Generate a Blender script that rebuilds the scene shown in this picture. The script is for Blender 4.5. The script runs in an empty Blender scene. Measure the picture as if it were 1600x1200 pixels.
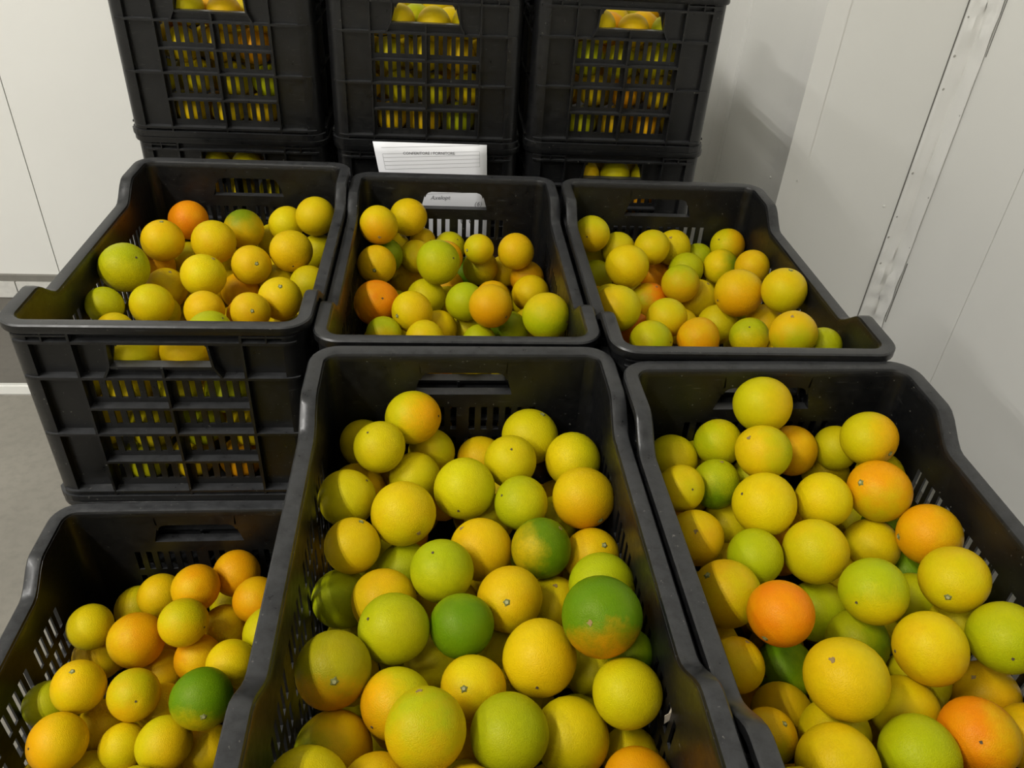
import bpy, math, random
from mathutils import Vector, Matrix, Quaternion
PI = math.pi
SC = bpy.context.scene
COLL = SC.collection

# ------------------------------------------------------------------ camera
CAM_POS=[0.17491, -0.89683, 1.49094]
CAM_AXES=[[0.995954, -0.070572, 0.055641], [-0.004648, 0.577859, 0.816124], [0.089748, 0.81308, -0.575193]]
F_PX=1235.311
K=1.111
CRATE_L=0.5593
cam_d = bpy.data.cameras.new('camera')
cam_d.sensor_fit = 'HORIZONTAL'; cam_d.sensor_width = 36.0
cam_d.lens = F_PX / 1600.0 * 36.0
cam_d.clip_start = 0.02; cam_d.clip_end = 60
cam = bpy.data.objects.new('camera', cam_d); COLL.objects.link(cam)
_r, _u, _f = (Vector(a) for a in CAM_AXES)
cam.matrix_world = Matrix(((_r.x, _u.x, -_f.x, CAM_POS[0]), (_r.y, _u.y, -_f.y, CAM_POS[1]),
                           (_r.z, _u.z, -_f.z, CAM_POS[2]), (0, 0, 0, 1)))
SC.camera = cam

# ------------------------------------------------------------------ world, exposure
w = bpy.data.worlds.new('world'); SC.world = w; w.use_nodes = True
w.node_tree.nodes['Background'].inputs[0].default_value = (0.75, 0.78, 0.80, 1)
w.node_tree.nodes['Background'].inputs[1].default_value = 0.3
SC.view_settings.view_transform = 'Standard'; SC.view_settings.look = 'None'
SC.view_settings.gamma = 1.0; SC.view_settings.use_curve_mapping = False
SC.view_settings.exposure = -0.06
try:
    SC.cycles.max_bounces = 9; SC.cycles.diffuse_bounces = 7; SC.cycles.glossy_bounces = 3
    SC.cycles.sample_clamp_indirect = 6.0
except Exception:
    pass

# ------------------------------------------------------------------ the room's lamps and an added fill lamp: twin-tube ceiling fittings
LAMP_COLOR = (1.0, 0.975, 0.925)
LAMPS = [  # (x, y, z, watts per tube, length)
    (-2.0, -1.10, 4.04, 56.0, 1.5),
    (-3.8, -1.30, 4.04, 44.0, 1.5),
    (-2.0, -3.3, 4.04, 46.0, 1.5),  # added to raise the fill light, no such lamp known
]
for lx, ly, lz, lw, ll in LAMPS:
    for s in (-1, 1):
        ld = bpy.data.lights.new('tube_light', 'AREA'); ld.shape = 'RECTANGLE'
        ld.size = 0.05; ld.size_y = ll; ld.energy = lw; ld.color = LAMP_COLOR
        lo = bpy.data.objects.new('tube_light', ld); COLL.objects.link(lo)
        lo.location = (lx + s * 0.085, ly, lz - 0.085)

# ------------------------------------------------------------------ helpers
def mesh_obj(name, verts, faces, mat, parent=None, smooth=None, link=True):
    me = bpy.data.meshes.new(name); me.from_pydata(verts, [], faces); me.update()
    if smooth is not None:
        me.polygons.foreach_set('use_smooth', [True] * len(me.polygons))
        if smooth > 0: me.set_sharp_from_angle(angle=math.radians(smooth))
    if mat: me.materials.append(mat)
    o = bpy.data.objects.new(name, me)
    if link: COLL.objects.link(o)
    if parent is not None: o.parent = parent
    return o

class MB:
    def __init__(s): s.v = []; s.f = []
    def add(s, vs, fs):
        n = len(s.v); s.v += [tuple(p) for p in vs]; s.f += [tuple(i + n for i in f) for f in fs]; return s
    def box(s, a, b):
        x0, y0, z0 = a; x1, y1, z1 = b
        return s.add([(x0,y0,z0),(x1,y0,z0),(x1,y1,z0),(x0,y1,z0),(x0,y0,z1),(x1,y0,z1),(x1,y1,z1),(x0,y1,z1)],
                     [(0,3,2,1),(4,5,6,7),(0,1,5,4),(1,2,6,5),(2,3,7,6),(3,0,4,7)])
    def prism(s, pts, z0, z1):                       # pts: counter-clockwise plan outline
        n = len(pts)
        return s.add([(x, y, z0) for x, y in pts] + [(x, y, z1) for x, y in pts],
                     [tuple(range(n - 1, -1, -1)), tuple(range(n, 2 * n))] +
                     [(i, (i + 1) % n, n + (i + 1) % n, n + i) for i in range(n)])
    def obj(s, name, mat, parent=None, smooth=None, k=1.0, link=True):
        return mesh_obj(name, [(x * k, y * k, z * k) for x, y, z in s.v], s.f, mat, parent, smooth, link)

def tag(o, label, cat, group=None):
    o['label'] = label; o['category'] = cat
    if group: o['group'] = group
    return o
def struct(o):
    o['kind'] = 'structure'; return o
def empty(name, loc=(0, 0, 0), rz=0.0):
    o = bpy.data.objects.new(name, None); COLL.objects.link(o)
    o.location = loc; o.rotation_euler = (0, 0, rz); o.empty_display_size = 0.05
    return o
def copy_tree(o, parent=None):
    c = o.copy(); COLL.objects.link(c); c.parent = parent
    for ch in o.children: copy_tree(ch, c)
    return c

# ------------------------------------------------------------------ materials
class NT:
    def __init__(s, name):
        s.m = bpy.data.materials.new(name); s.m.use_nodes = True
        s.t = s.m.node_tree; s.b = s.t.nodes['Principled BSDF']
    def n(s, kind, **kw):
        nd = s.t.nodes.new(kind)
        for k, v in kw.items(): setattr(nd, k, v)
        return nd
    def l(s, a, b): s.t.links.new(a, b)
    def val(s, sock, v): 
        if hasattr(v, 'is_output'): s.l(v, sock)
        else: sock.default_value = v
    def math(s, op, a, b=None, clamp=False):
        nd = s.n('ShaderNodeMath', operation=op, use_clamp=clamp); s.val(nd.inputs[0], a)
        if b is not None: s.val(nd.inputs[1], b)
        return nd.outputs[0]
    def noise(s, vec, scale, detail=3, rough=.55):
        nd = s.n('ShaderNodeTexNoise'); nd.inputs['Scale'].default_value = scale
        nd.inputs['Detail'].default_value = detail; nd.inputs['Roughness'].default_value = rough
        if vec is not None: s.l(vec, nd.inputs['Vector'])
        return nd.outputs[0]
    def mix(s, fac, a, b):
        nd = s.n('ShaderNodeMix', data_type='RGBA'); s.val(nd.inputs[0], fac)
        s.val(nd.inputs[6], a); s.val(nd.inputs[7], b); return nd.outputs[2]
    def ramp(s, fac, lo, hi):
        nd = s.n('ShaderNodeMapRange', clamp=True); s.l(fac, nd.inputs[0])
        nd.inputs[1].default_value = lo; nd.inputs[2].default_value = hi; return nd.outputs[0]
    def bump(s, h, strength, dist):
        nd = s.n('ShaderNodeBump'); nd.inputs['Strength'].default_value = strength
        nd.inputs['Distance'].default_value = dist; s.l(h, nd.inputs['Height']); s.l(nd.outputs[0], s.b.inputs['Normal'])
def c4(c): return (c[0], c[1], c[2], 1.0)
def plain(name, col, rough=.5, metal=0.0, spec=.5):
    t = NT(name); t.b.inputs['Base Color'].default_value = c4(col); t.b.inputs['Roughness'].default_value = rough
    t.b.inputs['Metallic'].default_value = metal; t.b.inputs['Specular IOR Level'].default_value = spec
    return t.m

def mat_panel(name, col):
    t = NT(name); g = t.n('ShaderNodeNewGeometry').outputs['Position']
    f1 = t.noise(g, 1.7, 3); f2 = t.noise(g, 160, 2)
    c = t.mix(t.ramp(f1, .3, .7), c4(col), c4([k * .955 for k in col])); t.l(c, t.b.inputs['Base Color'])
    t.b.inputs['Roughness'].default_value = .42; t.b.inputs['Specular IOR Level'].default_value = .35
    t.bump(f2, .12, .0006); return t.m
def mat_plastic():
    t = NT('black_plastic'); tc = t.n('ShaderNodeTexCoord').outputs['Object']
    oi = t.n('ShaderNodeObjectInfo'); loc = oi.outputs['Location']
    add = t.n('ShaderNodeVectorMath', operation='ADD'); t.l(tc, add.inputs[0]); t.l(loc, add.inputs[1]); v = add.outputs[0]
    big = t.noise(v, 9, 4, .6); fine = t.noise(v, 70, 4, .7)
    sc = t.n('ShaderNodeVectorMath', operation='MULTIPLY'); t.l(v, sc.inputs[0]); sc.inputs[1].default_value = (35, 35, 260)
    scr = t.noise(sc.outputs[0], 1.0, 2, .6)
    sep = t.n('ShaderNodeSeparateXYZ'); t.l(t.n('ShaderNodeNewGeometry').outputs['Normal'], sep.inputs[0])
    up = t.ramp(sep.outputs[2], .35, .95)                      # upward faces painted paler: settled dust plus light from above
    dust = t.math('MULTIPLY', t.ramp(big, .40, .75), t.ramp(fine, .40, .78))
    lit_dust = t.math('MULTIPLY', up, t.math('ADD', .45, t.math('MULTIPLY', t.ramp(fine, .3, .7), .75)))
    speck = t.ramp(t.noise(v, 200, 2), .70, .77)
    c = t.mix(dust, (.0045, .0047, .0052, 1), (.015, .0146, .0135, 1))
    c = t.mix(lit_dust, c, (.034, .035, .037, 1))
    c = t.mix(t.math('MULTIPLY', t.ramp(scr, .66, .80), .35), c, (.085, .085, .08, 1))
    c = t.mix(t.math('MULTIPLY', speck, .4), c, (.26, .25, .22, 1))
    t.l(c, t.b.inputs['Base Color'])
    r = t.n('ShaderNodeMapRange'); t.l(fine, r.inputs[0]); r.inputs[1].default_value = .3; r.inputs[2].default_value = .75
    r.inputs[3].default_value = .27; r.inputs[4].default_value = .46; t.l(r.outputs[0], t.b.inputs['Roughness'])
    t.b.inputs['Specular IOR Level'].default_value = .42
    t.bump(t.math('ADD', fine, t.math('MULTIPLY', scr, .3)), .25, .0006)
    return t.m
def mat_concrete(name, a, b, rough):
    t = NT(name); g = t.n('ShaderNodeNewGeometry').outputs['Position']
    f = t.noise(g, 2.2, 6, .65); f2 = t.noise(g, 38, 4)
    c = t.mix(t.ramp(f, .3, .7), c4(a), c4(b)); c = t.mix(t.math('MULTIPLY', t.ramp(f2, .45, .8), .35), c, c4([k * .6 for k in a]))
    t.l(c, t.b.inputs['Base Color']); t.b.inputs['Roughness'].default_value = rough
    t.bump(f2, .2, .002); return t.m
def orange_shader(t, ca, cb, patch_fac, seed, tc):
    off = t.n('ShaderNodeVectorMath', operation='ADD'); t.l(tc, off.inputs[0])
    comb = t.n('ShaderNodeCombineXYZ'); 
    for i in range(3): t.l(seed, comb.inputs[i])
    t.l(comb.outputs[0], off.inputs[1]); v = off.outputs[0]
    n1 = t.noise(v, 1.3, 3, .5); n2 = t.noise(v, 7, 5, .7)
    fac = patch_fac(n1, n2)
    c = t.mix(fac, ca, cb)
    # faint mottling: a touch warmer and a touch greener by area
    hs = t.n('ShaderNodeHueSaturation'); t.l(c, hs.inputs['Color'])
    hue = t.n('ShaderNodeMapRange'); t.l(n1, hue.inputs[0]); hue.inputs[1].default_value = .25; hue.inputs[2].default_value = .75
    hue.inputs[3].default_value = .492; hue.inputs[4].default_value = .508; t.l(hue.outputs[0], hs.inputs['Hue'])
    val = t.n('ShaderNodeMapRange'); t.l(n2, val.inputs[0]); val.inputs[1].default_value = .3; val.inputs[2].default_value = .75
    val.inputs[3].default_value = .95; val.inputs[4].default_value = 1.05; t.l(val.outputs[0], hs.inputs['Value'])
    c = hs.outputs[0]
    blem = t.math('MULTIPLY', t.ramp(t.noise(v, 14, 3, .6), .71, .78), t.ramp(t.noise(v, 2.1, 1), .55, .68))
    c = t.mix(t.math('MULTIPLY', blem, .55), c, (.30, .13, .03, 1))
    t.l(c, t.b.inputs['Base Color'])
    t.b.inputs['Roughness'].default_value = .42; t.b.inputs['Specular IOR Level'].default_value = .22; t.b.inputs['Specular Tint'].default_value = (1, .86, .45, 1)
    vo = t.n('ShaderNodeTexVoronoi'); vo.inputs['Scale'].default_value = 26; t.l(v, vo.inputs['Vector'])
    t.bump(t.math('ADD', t.ramp(vo.outputs['Distance'], .0, .55), t.math('MULTIPLY', n2, .6)), .30, .0009)
def mat_orange():
    t = NT('orange_peel'); tc = t.n('ShaderNodeTexCoord').outputs['Object']
    def at(nm): 
        a = t.n('ShaderNodeAttribute', attribute_type='OBJECT', attribute_name=nm); return a
    ca = at('col_a').outputs['Color']; cb = at('col_b').outputs['Color']; pd = at('patch').outputs['Vector']
    size = at('patch_edge').outputs['Fac']; seed = at('seed').outputs['Fac']
    nrm = t.n('ShaderNodeVectorMath', operation='NORMALIZE'); t.l(tc, nrm.inputs[0])
    dot = t.n('ShaderNodeVectorMath', operation='DOT_PRODUCT'); t.l(nrm.outputs[0], dot.inputs[0]); t.l(pd, dot.inputs[1])
    def pf(n1, n2):
        s = t.math('ADD', dot.outputs['Value'], t.math('MULTIPLY', t.math('SUBTRACT', n1, .5), 1.1))
        s = t.math('ADD', s, t.math('MULTIPLY', t.math('SUBTRACT', n2, .5), .45))
        s = t.math('SUBTRACT', s, size)
        return t.math('MULTIPLY', t.ramp(s, -.40, .50), .88)
    orange_shader(t, ca, cb, pf, seed, tc); return t.m
def mat_orange_bulk():
    t = NT('orange_peel_bulk'); tc = t.n('ShaderNodeNewGeometry')
    rnd = tc.outputs['Random Per Island']; pos = tc.outputs['Position']
    cr = t.n('ShaderNodeValToRGB'); e = cr.color_ramp.elements
    e[0].position = 0; e[0].color = c4(PAL['YG']); e[1].position = 1; e[1].color = c4(PAL['O'])
    for p, k in ((.25, 'Y'), (.5, 'Y'), (.62, 'LG'), (.75, 'YO')): el = e.new(p); el.color = c4(PAL[k])
    t.l(rnd, cr.inputs[0])
    sc = t.n('ShaderNodeVectorMath', operation='SCALE'); t.l(pos, sc.inputs[0]); sc.inputs['Scale'].default_value = 28
    orange_shader(t, cr.outputs[0], c4(PAL['YO']), lambda a, b: t.math('MULTIPLY', t.ramp(a, .5, .7), .6), rnd, sc.outputs[0])
    return t.m

PAL = {'Y': (.60, .435, .003), 'YO': (.61, .38, .003), 'O': (.66, .292, .002), 'DO': (.70, .212, .002),
       'YG': (.485, .42, .003), 'LG': (.342, .372, .003), 'G': (.102, .198, .002), 'OG': (.31, .272, .003)}
M_PANEL = mat_panel('wall_panel_paint', (.80, .797, .765))
M_PANEL2 = mat_panel('flashing_paint', (.81, .805, .775))
M_SEAM = plain('seam_gap_dark', (.17, .165, .15), .8)
M_CEIL = plain('ceiling_paint', (.84, .84, .82), .7)
M_DARKCH = mat_concrete('base_channel', (.17, .165, .145), (.22, .21, .185), .6)
M_TILE = mat_concrete('plinth_tile', (.60, .59, .56), (.68, .67, .63), .6)
M_FLOOR = mat_concrete('polished_concrete', (.155, .145, .122), (.225, .21, .178), .33)
M_FLOOR2 = mat_concrete('dark_floor', (.085, .078, .066), (.115, .105, .09), .5)
M_STEEL = plain('brushed_strip', (.72, .72, .70), .35, .7)
M_RIVET = plain('rivet_steel', (.42, .41, .38), .4, .6)
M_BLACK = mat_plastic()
M_ORANGE = mat_orange()
M_BULK = mat_orange_bulk()
M_CALYX = plain('calyx_green', (.15, .16, .035), .75)
M_CALYX2 = plain('calyx_core', (.36, .35, .16), .7)
M_DOT = plain('stem_dot', (.075, .055, .025), .8)
M_SCAR = mat_concrete('peel_scar', (.22, .13, .03), (.32, .24, .09), .8)
M_PAPER = plain('paper', (.88, .89, .93), .75, 0, .2)
M_INK = plain('print_ink', (.09, .09, .10), .8)
M_RULE = plain('ruled_grey', (.38, .38, .40), .8)
M_PEN = plain('pencil_grey', (.24, .24, .26), .8)
M_HUSK = plain('dry_husk', (.50, .44, .34), .8)
M_TUBE = NT('lamp_tube'); M_TUBE.b.inputs['Emission Color'].default_value = (1, .97, .9, 1); M_TUBE.b.inputs['Emission Strength'].default_value = 3; M_TUBE = M_TUBE.m

# ------------------------------------------------------------------ the room
XL, XA, XC = -6.0, 1.135, 1.550           # left wall, side of the boxed-out corner, right wall
YF, YB, YW = -5.0, 1.2015, 1.755          # wall behind the camera, face of the boxed-out corner, back wall
ZC = 4.10
def slab(name, a, b, mat): return struct(MB().box(a, b).obj(name, mat))
slab('floor', (XL, YF, -.10), (XC + .1, 1.141, 0), M_FLOOR)
fb = MB().box((XL, 1.198, -.10), (XC + .1, YW + .1, -.002)).obj('floor', M_FLOOR2); struct(fb)
st = MB().box((XL, 1.141, -.10), (XC + .1, 1.1545, .004)); st.box((XL, 1.1545, -.10), (XC + .1, 1.1865, .001)); st.box((XL, 1.1865, -.10), (XC + .1, 1.198, .004))
struct(st.obj('trim_1', M_STEEL))
slab('ceiling', (XL - .1, YF - .1, ZC), (XC + .1, YW + .1, ZC + .1), M_CEIL)
wb = slab('wall_back', (XL, YW + .006, 0), (XA + .1, YW + .1, ZC), M_SEAM)
wr = slab('wall_right', (XC + .006, YF, 0), (XC + .1, YB + .1, ZC), M_SEAM)
wl = slab('wall_left', (XL - .1, YF, 0), (XL, YW + .1, ZC), M_PANEL)
wf = slab('wall_front', (XL, YF - .1, 0), (XC + .1, YF, ZC), M_PANEL)
wc = slab('wall_corner', (XA + .006, YB + .006, 0), (XC + .1, YW + .1, ZC), M_SEAM)
def panel(par, a, b): return MB().box(a, b).obj('panel', M_PANEL, par)
G = .0016
xs = [XL] + [x for x in [-1.189 + 1.12 * k for k in range(-3, 3)] if XL + .1 < x < XA - .02] + [XA]
for a, b in zip(xs, xs[1:]): panel(wb, (a + (G if a > XL else 0), YW, .088), (b - (G if b < XA else 0), YW + .0055, ZC))
ys = [YF] + [y for y in [.836 + 1.12 * k for k in range(-5, 1)] if y > YF + .1] + [YB]
for a, b in zip(ys, ys[1:]): panel(wr, (XC, a + (G if a > YF else 0), 0), (XC + .0055, b - (G if b < YB else 0), ZC))
panel(wc, (XA, YB, 0), (XA + .0055, YW, ZC)); panel(wc, (XA + .0055, YB, 0), (XC, YB + .0055, ZC))
# base of the back wall: dark channel over pale tiles
bc = MB().box((XL, YW - .012, .064), (XA, YW + .006, .088)).obj('baseboard_back', M_DARKCH); struct(bc)
x = XL
for k in range(18):
    x1 = min(-1.345 + (k - 9) * .30, XA) if True else 0
    if x1 <= XL: continue
    MB().box((x + .002, YW - .016, 0), (x1 - .002, YW + .004, .063)).obj('tile', M_TILE, bc); x = x1
    if x1 >= XA: break
# corner trims of the boxed-out corner (thin folded sheet)
tb = MB(); tb.prism([(XA - .003, YB - .003), (1.192, YB - .003), (1.192, YB), (XA, YB), (XA, 1.265), (XA - .003, 1.265)], 0, ZC)
struct(tb.obj('trim_2', M_PANEL2))
ta = MB(); ta.prism([(1.126 - .03, YW - .0016), (XA - .0016, YW - .0016), (XA - .0016, YW - .03), (XA, YW - .03), (XA, YW), (1.126 - .03, YW)], 0, ZC)
struct(ta.obj('trim_3', M_PANEL2))
# dented flashing in the inside corner: two flanges, riveted
def flashing():
    rnd = random.Random(4); zs = [i * .015 for i in range(int(ZC / .015) + 1)]
    prof = [(1.499, YB - .0035, .25), (1.512, YB - .002, .35), (1.526, YB - .0022, 1), (1.538, YB - .004, .9), (1.5465, YB - .0055, .25),
            (1.5455, YB - .018, .7), (1.547, YB - .034, 1), (1.5475, YB - .050, .5), (1.5462, YB - .069, .25)]
    V = []; F = []; dents = [(.43, .035, .014), (.375, .022, -.013), (.32, .03, .012), (.26, .03, .007), (.50, .04, .006), (.63, .06, .004), (.80, .07, .0035), (1.14, .05, .009), (1.21, .04, .012), (1.28, .04, .010), (1.02, .05, .003), (.95, .05, -.002)]
    for z in zs:
        for i, (px, py, wgt) in enumerate(prof):
            d = sum(a * math.exp(-((z - z0) / s) ** 2) * math.sin(i * 1.7 + z0 * 31) for z0, s, a in dents) * wgt + rnd.uniform(-.0005, .0005) * wgt
            V.append((px - abs(d) * (1.6 if i > 4 else .4), py - abs(d) * (.4 if i > 4 else 1.6), z))
    n = len(prof)
    for j in range(len(zs) - 1):
        for i in range(n - 1): a = j * n + i; F.append((a, a + 1, a + 1 + n, a + n))
    o = struct(mesh_obj('trim_4', V, F, M_PANEL2, None, 50))
    o.modifiers.new('thickness', 'SOLIDIFY').thickness = -.0008
    def rivet(p, ax):
        m = MB(); pts = []; n = 8
        for lvl, (rr, h) in enumerate(((.0042, 0), (.0036, .0022), (.0016, .0034))):
            for k in range(n):
                a = 2 * PI * k / n; u, v = rr * math.cos(a), rr * math.sin(a)
                pts.append((u, -h, v) if ax == 'y' else (-h, u, v))
        fs = [(l * n + k, l * n + (k + 1) % n, (l + 1) * n + (k + 1) % n, (l + 1) * n + k) for l in range(2) for k in range(n)] + [tuple(range(2 * n, 3 * n))]
        m.add(pts, fs); r = m.obj('rivet', M_RIVET, o, 40); r.location = p
    for x_, z_ in [(1.5075, 1.160), (1.509, 1.066), (1.5105, .982), (1.509, .75), (1.508, .618), (1.505, .553), (1.509, .467), (1.505, .302), (1.507, 1.4), (1.507, 1.7), (1.507, .1)]: rivet((x_, YB - .002, z_), 'y')
    for y_, z_ in [(1.1385, 1.184), (1.140, .93), (1.1415, .70), (1.141, .546), (1.143, .318), (1.14, 1.45), (1.14, 1.75)]: rivet((1.5482, y_, z_), 'x')
flashing()
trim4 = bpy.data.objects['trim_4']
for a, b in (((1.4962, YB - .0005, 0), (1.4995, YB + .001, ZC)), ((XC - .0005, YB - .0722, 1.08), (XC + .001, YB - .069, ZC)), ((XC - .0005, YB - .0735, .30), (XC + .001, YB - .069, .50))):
    MB().box(a, b).obj('gap_shade', M_SEAM, trim4)  # dark strips painted in for the shade along the flashing edges
for p, ax in [((XA - .001, 1.281, .696), 'x'), ((1.179, YB - .0022, .718), 'y'), ((1.460, YB, .648), 'y')]:
    m = MB(); n = 8; pts = []
    for rr, h in ((.0040, 0), (.0034, .0022), (.001, .003)):
        for k in range(n):
            a = 2 * PI * k / n; u, v = rr * math.cos(a), rr * math.sin(a); pts.append((u, -h, v) if ax == 'y' else (-h, u, v))
    m.add(pts, [(l * n + k, l * n + (k + 1) % n, (l + 1) * n + (k + 1) % n, (l + 1) * n + k) for l in range(2) for k in range(n)] + [tuple(range(2 * n, 3 * n))])
    o = m.obj('rivet', M_PANEL2, wc, 40); o.location = p
# the ceiling fittings themselves, the added fill lamp last
for i, (lx, ly, lz, lw, ll) in enumerate(LAMPS):
    root = empty('ceiling_lamp', (lx, ly, ZC - .06)); tag(root, ['twin tube ceiling lamp nearest the crates', 'twin tube ceiling lamp nearest the left wall', 'added twin tube fill lamp farthest from the back wall'][i], 'lamp', 'ceiling lamps')
    MB().box((-.15, -ll / 2 - .03, .01), (.15, ll / 2 + .03, .06)).obj('housing', M_CEIL, root)
    for s in (-1, 1):
        n = 10; m = MB(); pts = [(s * .085 + .013 * math.cos(2 * PI * k / n), y, -.012 + .013 * math.sin(2 * PI * k / n)) for y in (-ll / 2, ll / 2) for k in range(n)]
        m.add(pts, [(k, (k + 1) % n, n + (k + 1) % n, n + k) for k in range(n)] + [tuple(range(n))[::-1], tuple(range(n, 2 * n))])
        m.obj('tube', M_TUBE, root, 40)

# ------------------------------------------------------------------ the black crates
# built in units where the crate is .36 wide; K scales to metres (40 x 62 x 31 cm)
CW, CL, CH = .36, CRATE_L, .2775
CD, CR = .0295, .034                      # dip of the long sides, outer corner radius
def dip(y):
    y = min(y, CL - y)
    t = min(max((y - .09) / .052, 0), 1); t = t * t * (3 - 2 * t)
    return -CD * t
YST = [.09, .098, .107, .116, .125, .134, .142]
YSTATIONS = YST + [.2, CL / 2, CL - .2] + [CL - y for y in YST[::-1]]
def rim_mesh():
    prof = [(.0010, -.0120), (0, -.0105), (0, -.0018), (.0018, 0), (.0125, 0), (.0165, -.0014), (.0183, -.005), (.0183, -.0120)]
    cc = [(CR, CR, PI, 1.5 * PI), (CW - CR, CR, 1.5 * PI, 2 * PI), (CW - CR, CL - CR, 0, .5 * PI), (CR, CL - CR, .5 * PI, PI)]
    stations = []
    for ci, (cx, cy, a0, a1) in enumerate(cc):
        for k in range(8):
            a = a0 + (a1 - a0) * k / 7; stations.append((cx, cy, math.cos(a), math.sin(a), None))
        if ci == 1:
            for y in YSTATIONS: stations.append((CW, y, 1, 0, 's'))
        if ci == 3:
            for y in YSTATIONS[::-1]: stations.append((0, y, -1, 0, 's'))
    V = []; F = []; n = len(prof)
    for cx, cy, dx, dy, kind in stations:
        for o, dz in prof:
            if kind: X, Y = cx - dx * o, cy
            else: X, Y = cx + dx * (CR - o), cy + dy * (CR - o)
            V.append((X, Y, CH + dz + dip(cy if kind else Y)))
    S_ = len(stations)
    for i in range(S_):
        j = (i + 1) % S_
        for k in range(n): F.append((i * n + k, j * n + k, j * n + (k + 1) % n, i * n + (k + 1) % n))
    m = MB(); m.v = V; m.f = F; return m
def plate(us, vs, hole, P, th):
    """plate with real openings: P(u, v, d) -> point, d = 0 outer face, th = inner face"""
    nu, nv = len(us), len(vs); V = []; F = []; idx = {}
    solid = [[not hole(i, j) for j in range(nv - 1)] for i in range(nu - 1)]
    def vid(i, j, s):
        if (i, j, s) not in idx: idx[(i, j, s)] = len(V); V.append(P(us[i], vs[j], s * th))
        return idx[(i, j, s)]
    def sol(i, j): return 0 <= i < nu - 1 and 0 <= j < nv - 1 and solid[i][j]
    for i in range(nu - 1):
        for j in range(nv - 1):
            if not solid[i][j]: continue
            a = [(i, j), (i + 1, j), (i + 1, j + 1), (i, j + 1)]
            F.append(tuple(vid(*p, 0) for p in a)); F.append(tuple(vid(*p, 1) for p in a[::-1]))
            for (di, dj), (p, q) in {(0, -1): (0, 1), (1, 0): (1, 2), (0, 1): (2, 3), (-1, 0): (3, 0)}.items():
                if not sol(i + di, j + dj): F.append((vid(*a[q], 0), vid(*a[p], 0), vid(*a[p], 1), vid(*a[q], 1)))
    m = MB(); m.v = V; m.f = F; return m
ROWS = [(.0295, .0645), (.0765, .1110), (.1225, .1520), (.1640, .1990)]      # slot rows, bottom to top
PIT, SW = .0152, .0076
ENDC = [.0925 + PIT * k for k in range(6)] + [CW - .0925 - PIT * k for k in range(6)][::-1]
HX0, HX1, HZ0, HZ1 = .126, .234, CH - .0592, CH - .0275
def end_wall_mesh():
    us = sorted(set([CR, CW - CR, HX0, HX1, CW / 2] + [c + s * SW / 2 for c in ENDC for s in (-1, 1)]))
    vs = sorted(set([.004, CH - .004, HZ0, HZ1] + [z for r in ROWS for z in r]))
    def hole(i, j):
        u, v = (us[i] + us[i + 1]) / 2, (vs[j] + vs[j + 1]) / 2
        if HZ0 < v < HZ1 and HX0 < u < HX1: return True
        return any(a < v < b for a, b in ROWS) and any(abs(u - c) < SW / 2 for c in ENDC)
    def P(u, v, d):
        if abs(v - HZ0) < 1e-6 and u in (HX0, HX1): u += -.006 if u == HX0 else .006
        if abs(v - HZ1) < 1e-6 and u in (HX0, HX1): u += .003 if u == HX0 else -.003
        return (u, .0155 + d, v)
    m = plate(us, vs, hole, P, .0026)
    for s, X in ((1, HX0 + .003), (-1, HX1 - .003)):      # rounded upper corners of the grip hole
        pts = [(X - s * .002, HZ1 + .001), (X + s * .010, HZ1 + .001), (X + s * .010, HZ1 - .0002), (X + s * .0045, HZ1 - .0018), (X + s * .0012, HZ1 - .005), (X - s * .0006, HZ1 - .010), (X - s * .002, HZ1 - .010)]
        n = len(pts); f0 = tuple(range(n)); 
        m.add([(a, .0157, b) for a, b in pts] + [(a, .0179, b) for a, b in pts], [f0, tuple(range(2 * n - 1, n - 1, -1))] + [(i, (i + 1) % n, n + (i + 1) % n, n + i) for i in range(n)])
    return m
SIDEV = [.098, .189, CL / 2, CL - .189, CL - .098]
SIDEC = []
for a, b in zip(SIDEV, SIDEV[1:]):
    mid = (a + b) / 2; SIDEC += [mid + (k - 2) * PIT for k in range(5)]
def side_wall_mesh():
    us = sorted(set([CR, CL - CR] + YSTATIONS + [c + s * SW / 2 for c in SIDEC for s in (-1, 1)]))
    vs = sorted(set([.004, CH - .055, CH - .004] + [z for r in ROWS for z in r]))
    def hole(i, j):
        u, v = (us[i] + us[i + 1]) / 2, (vs[j] + vs[j + 1]) / 2
        return any(a < v < b for a, b in ROWS) and any(abs(u - c) < SW / 2 for c in SIDEC)
    def P(u, v, d): return (.0155 + d, u, v + (dip(u) if v > CH - .01 else 0))
    m = plate(us, vs, hole, P, .0026); m.f = [f[::-1] for f in m.f]; return m
def corner_mesh():
    n = 7; ro, ri = CR - .0052, CR - .0181; pts = []
    for r in (ro, ri):
        for k in range(n + 1):
            a = PI + .5 * PI * k / n; pts.append((CR + r * math.cos(a), CR + r * math.sin(a)))
    outline = pts[:n + 1] + pts[n + 1:][::-1]
    return MB().prism(outline, .004, CH - .004)
RI, RO = .0157, .0022                    # ribs stand out from the panel to here
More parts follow.
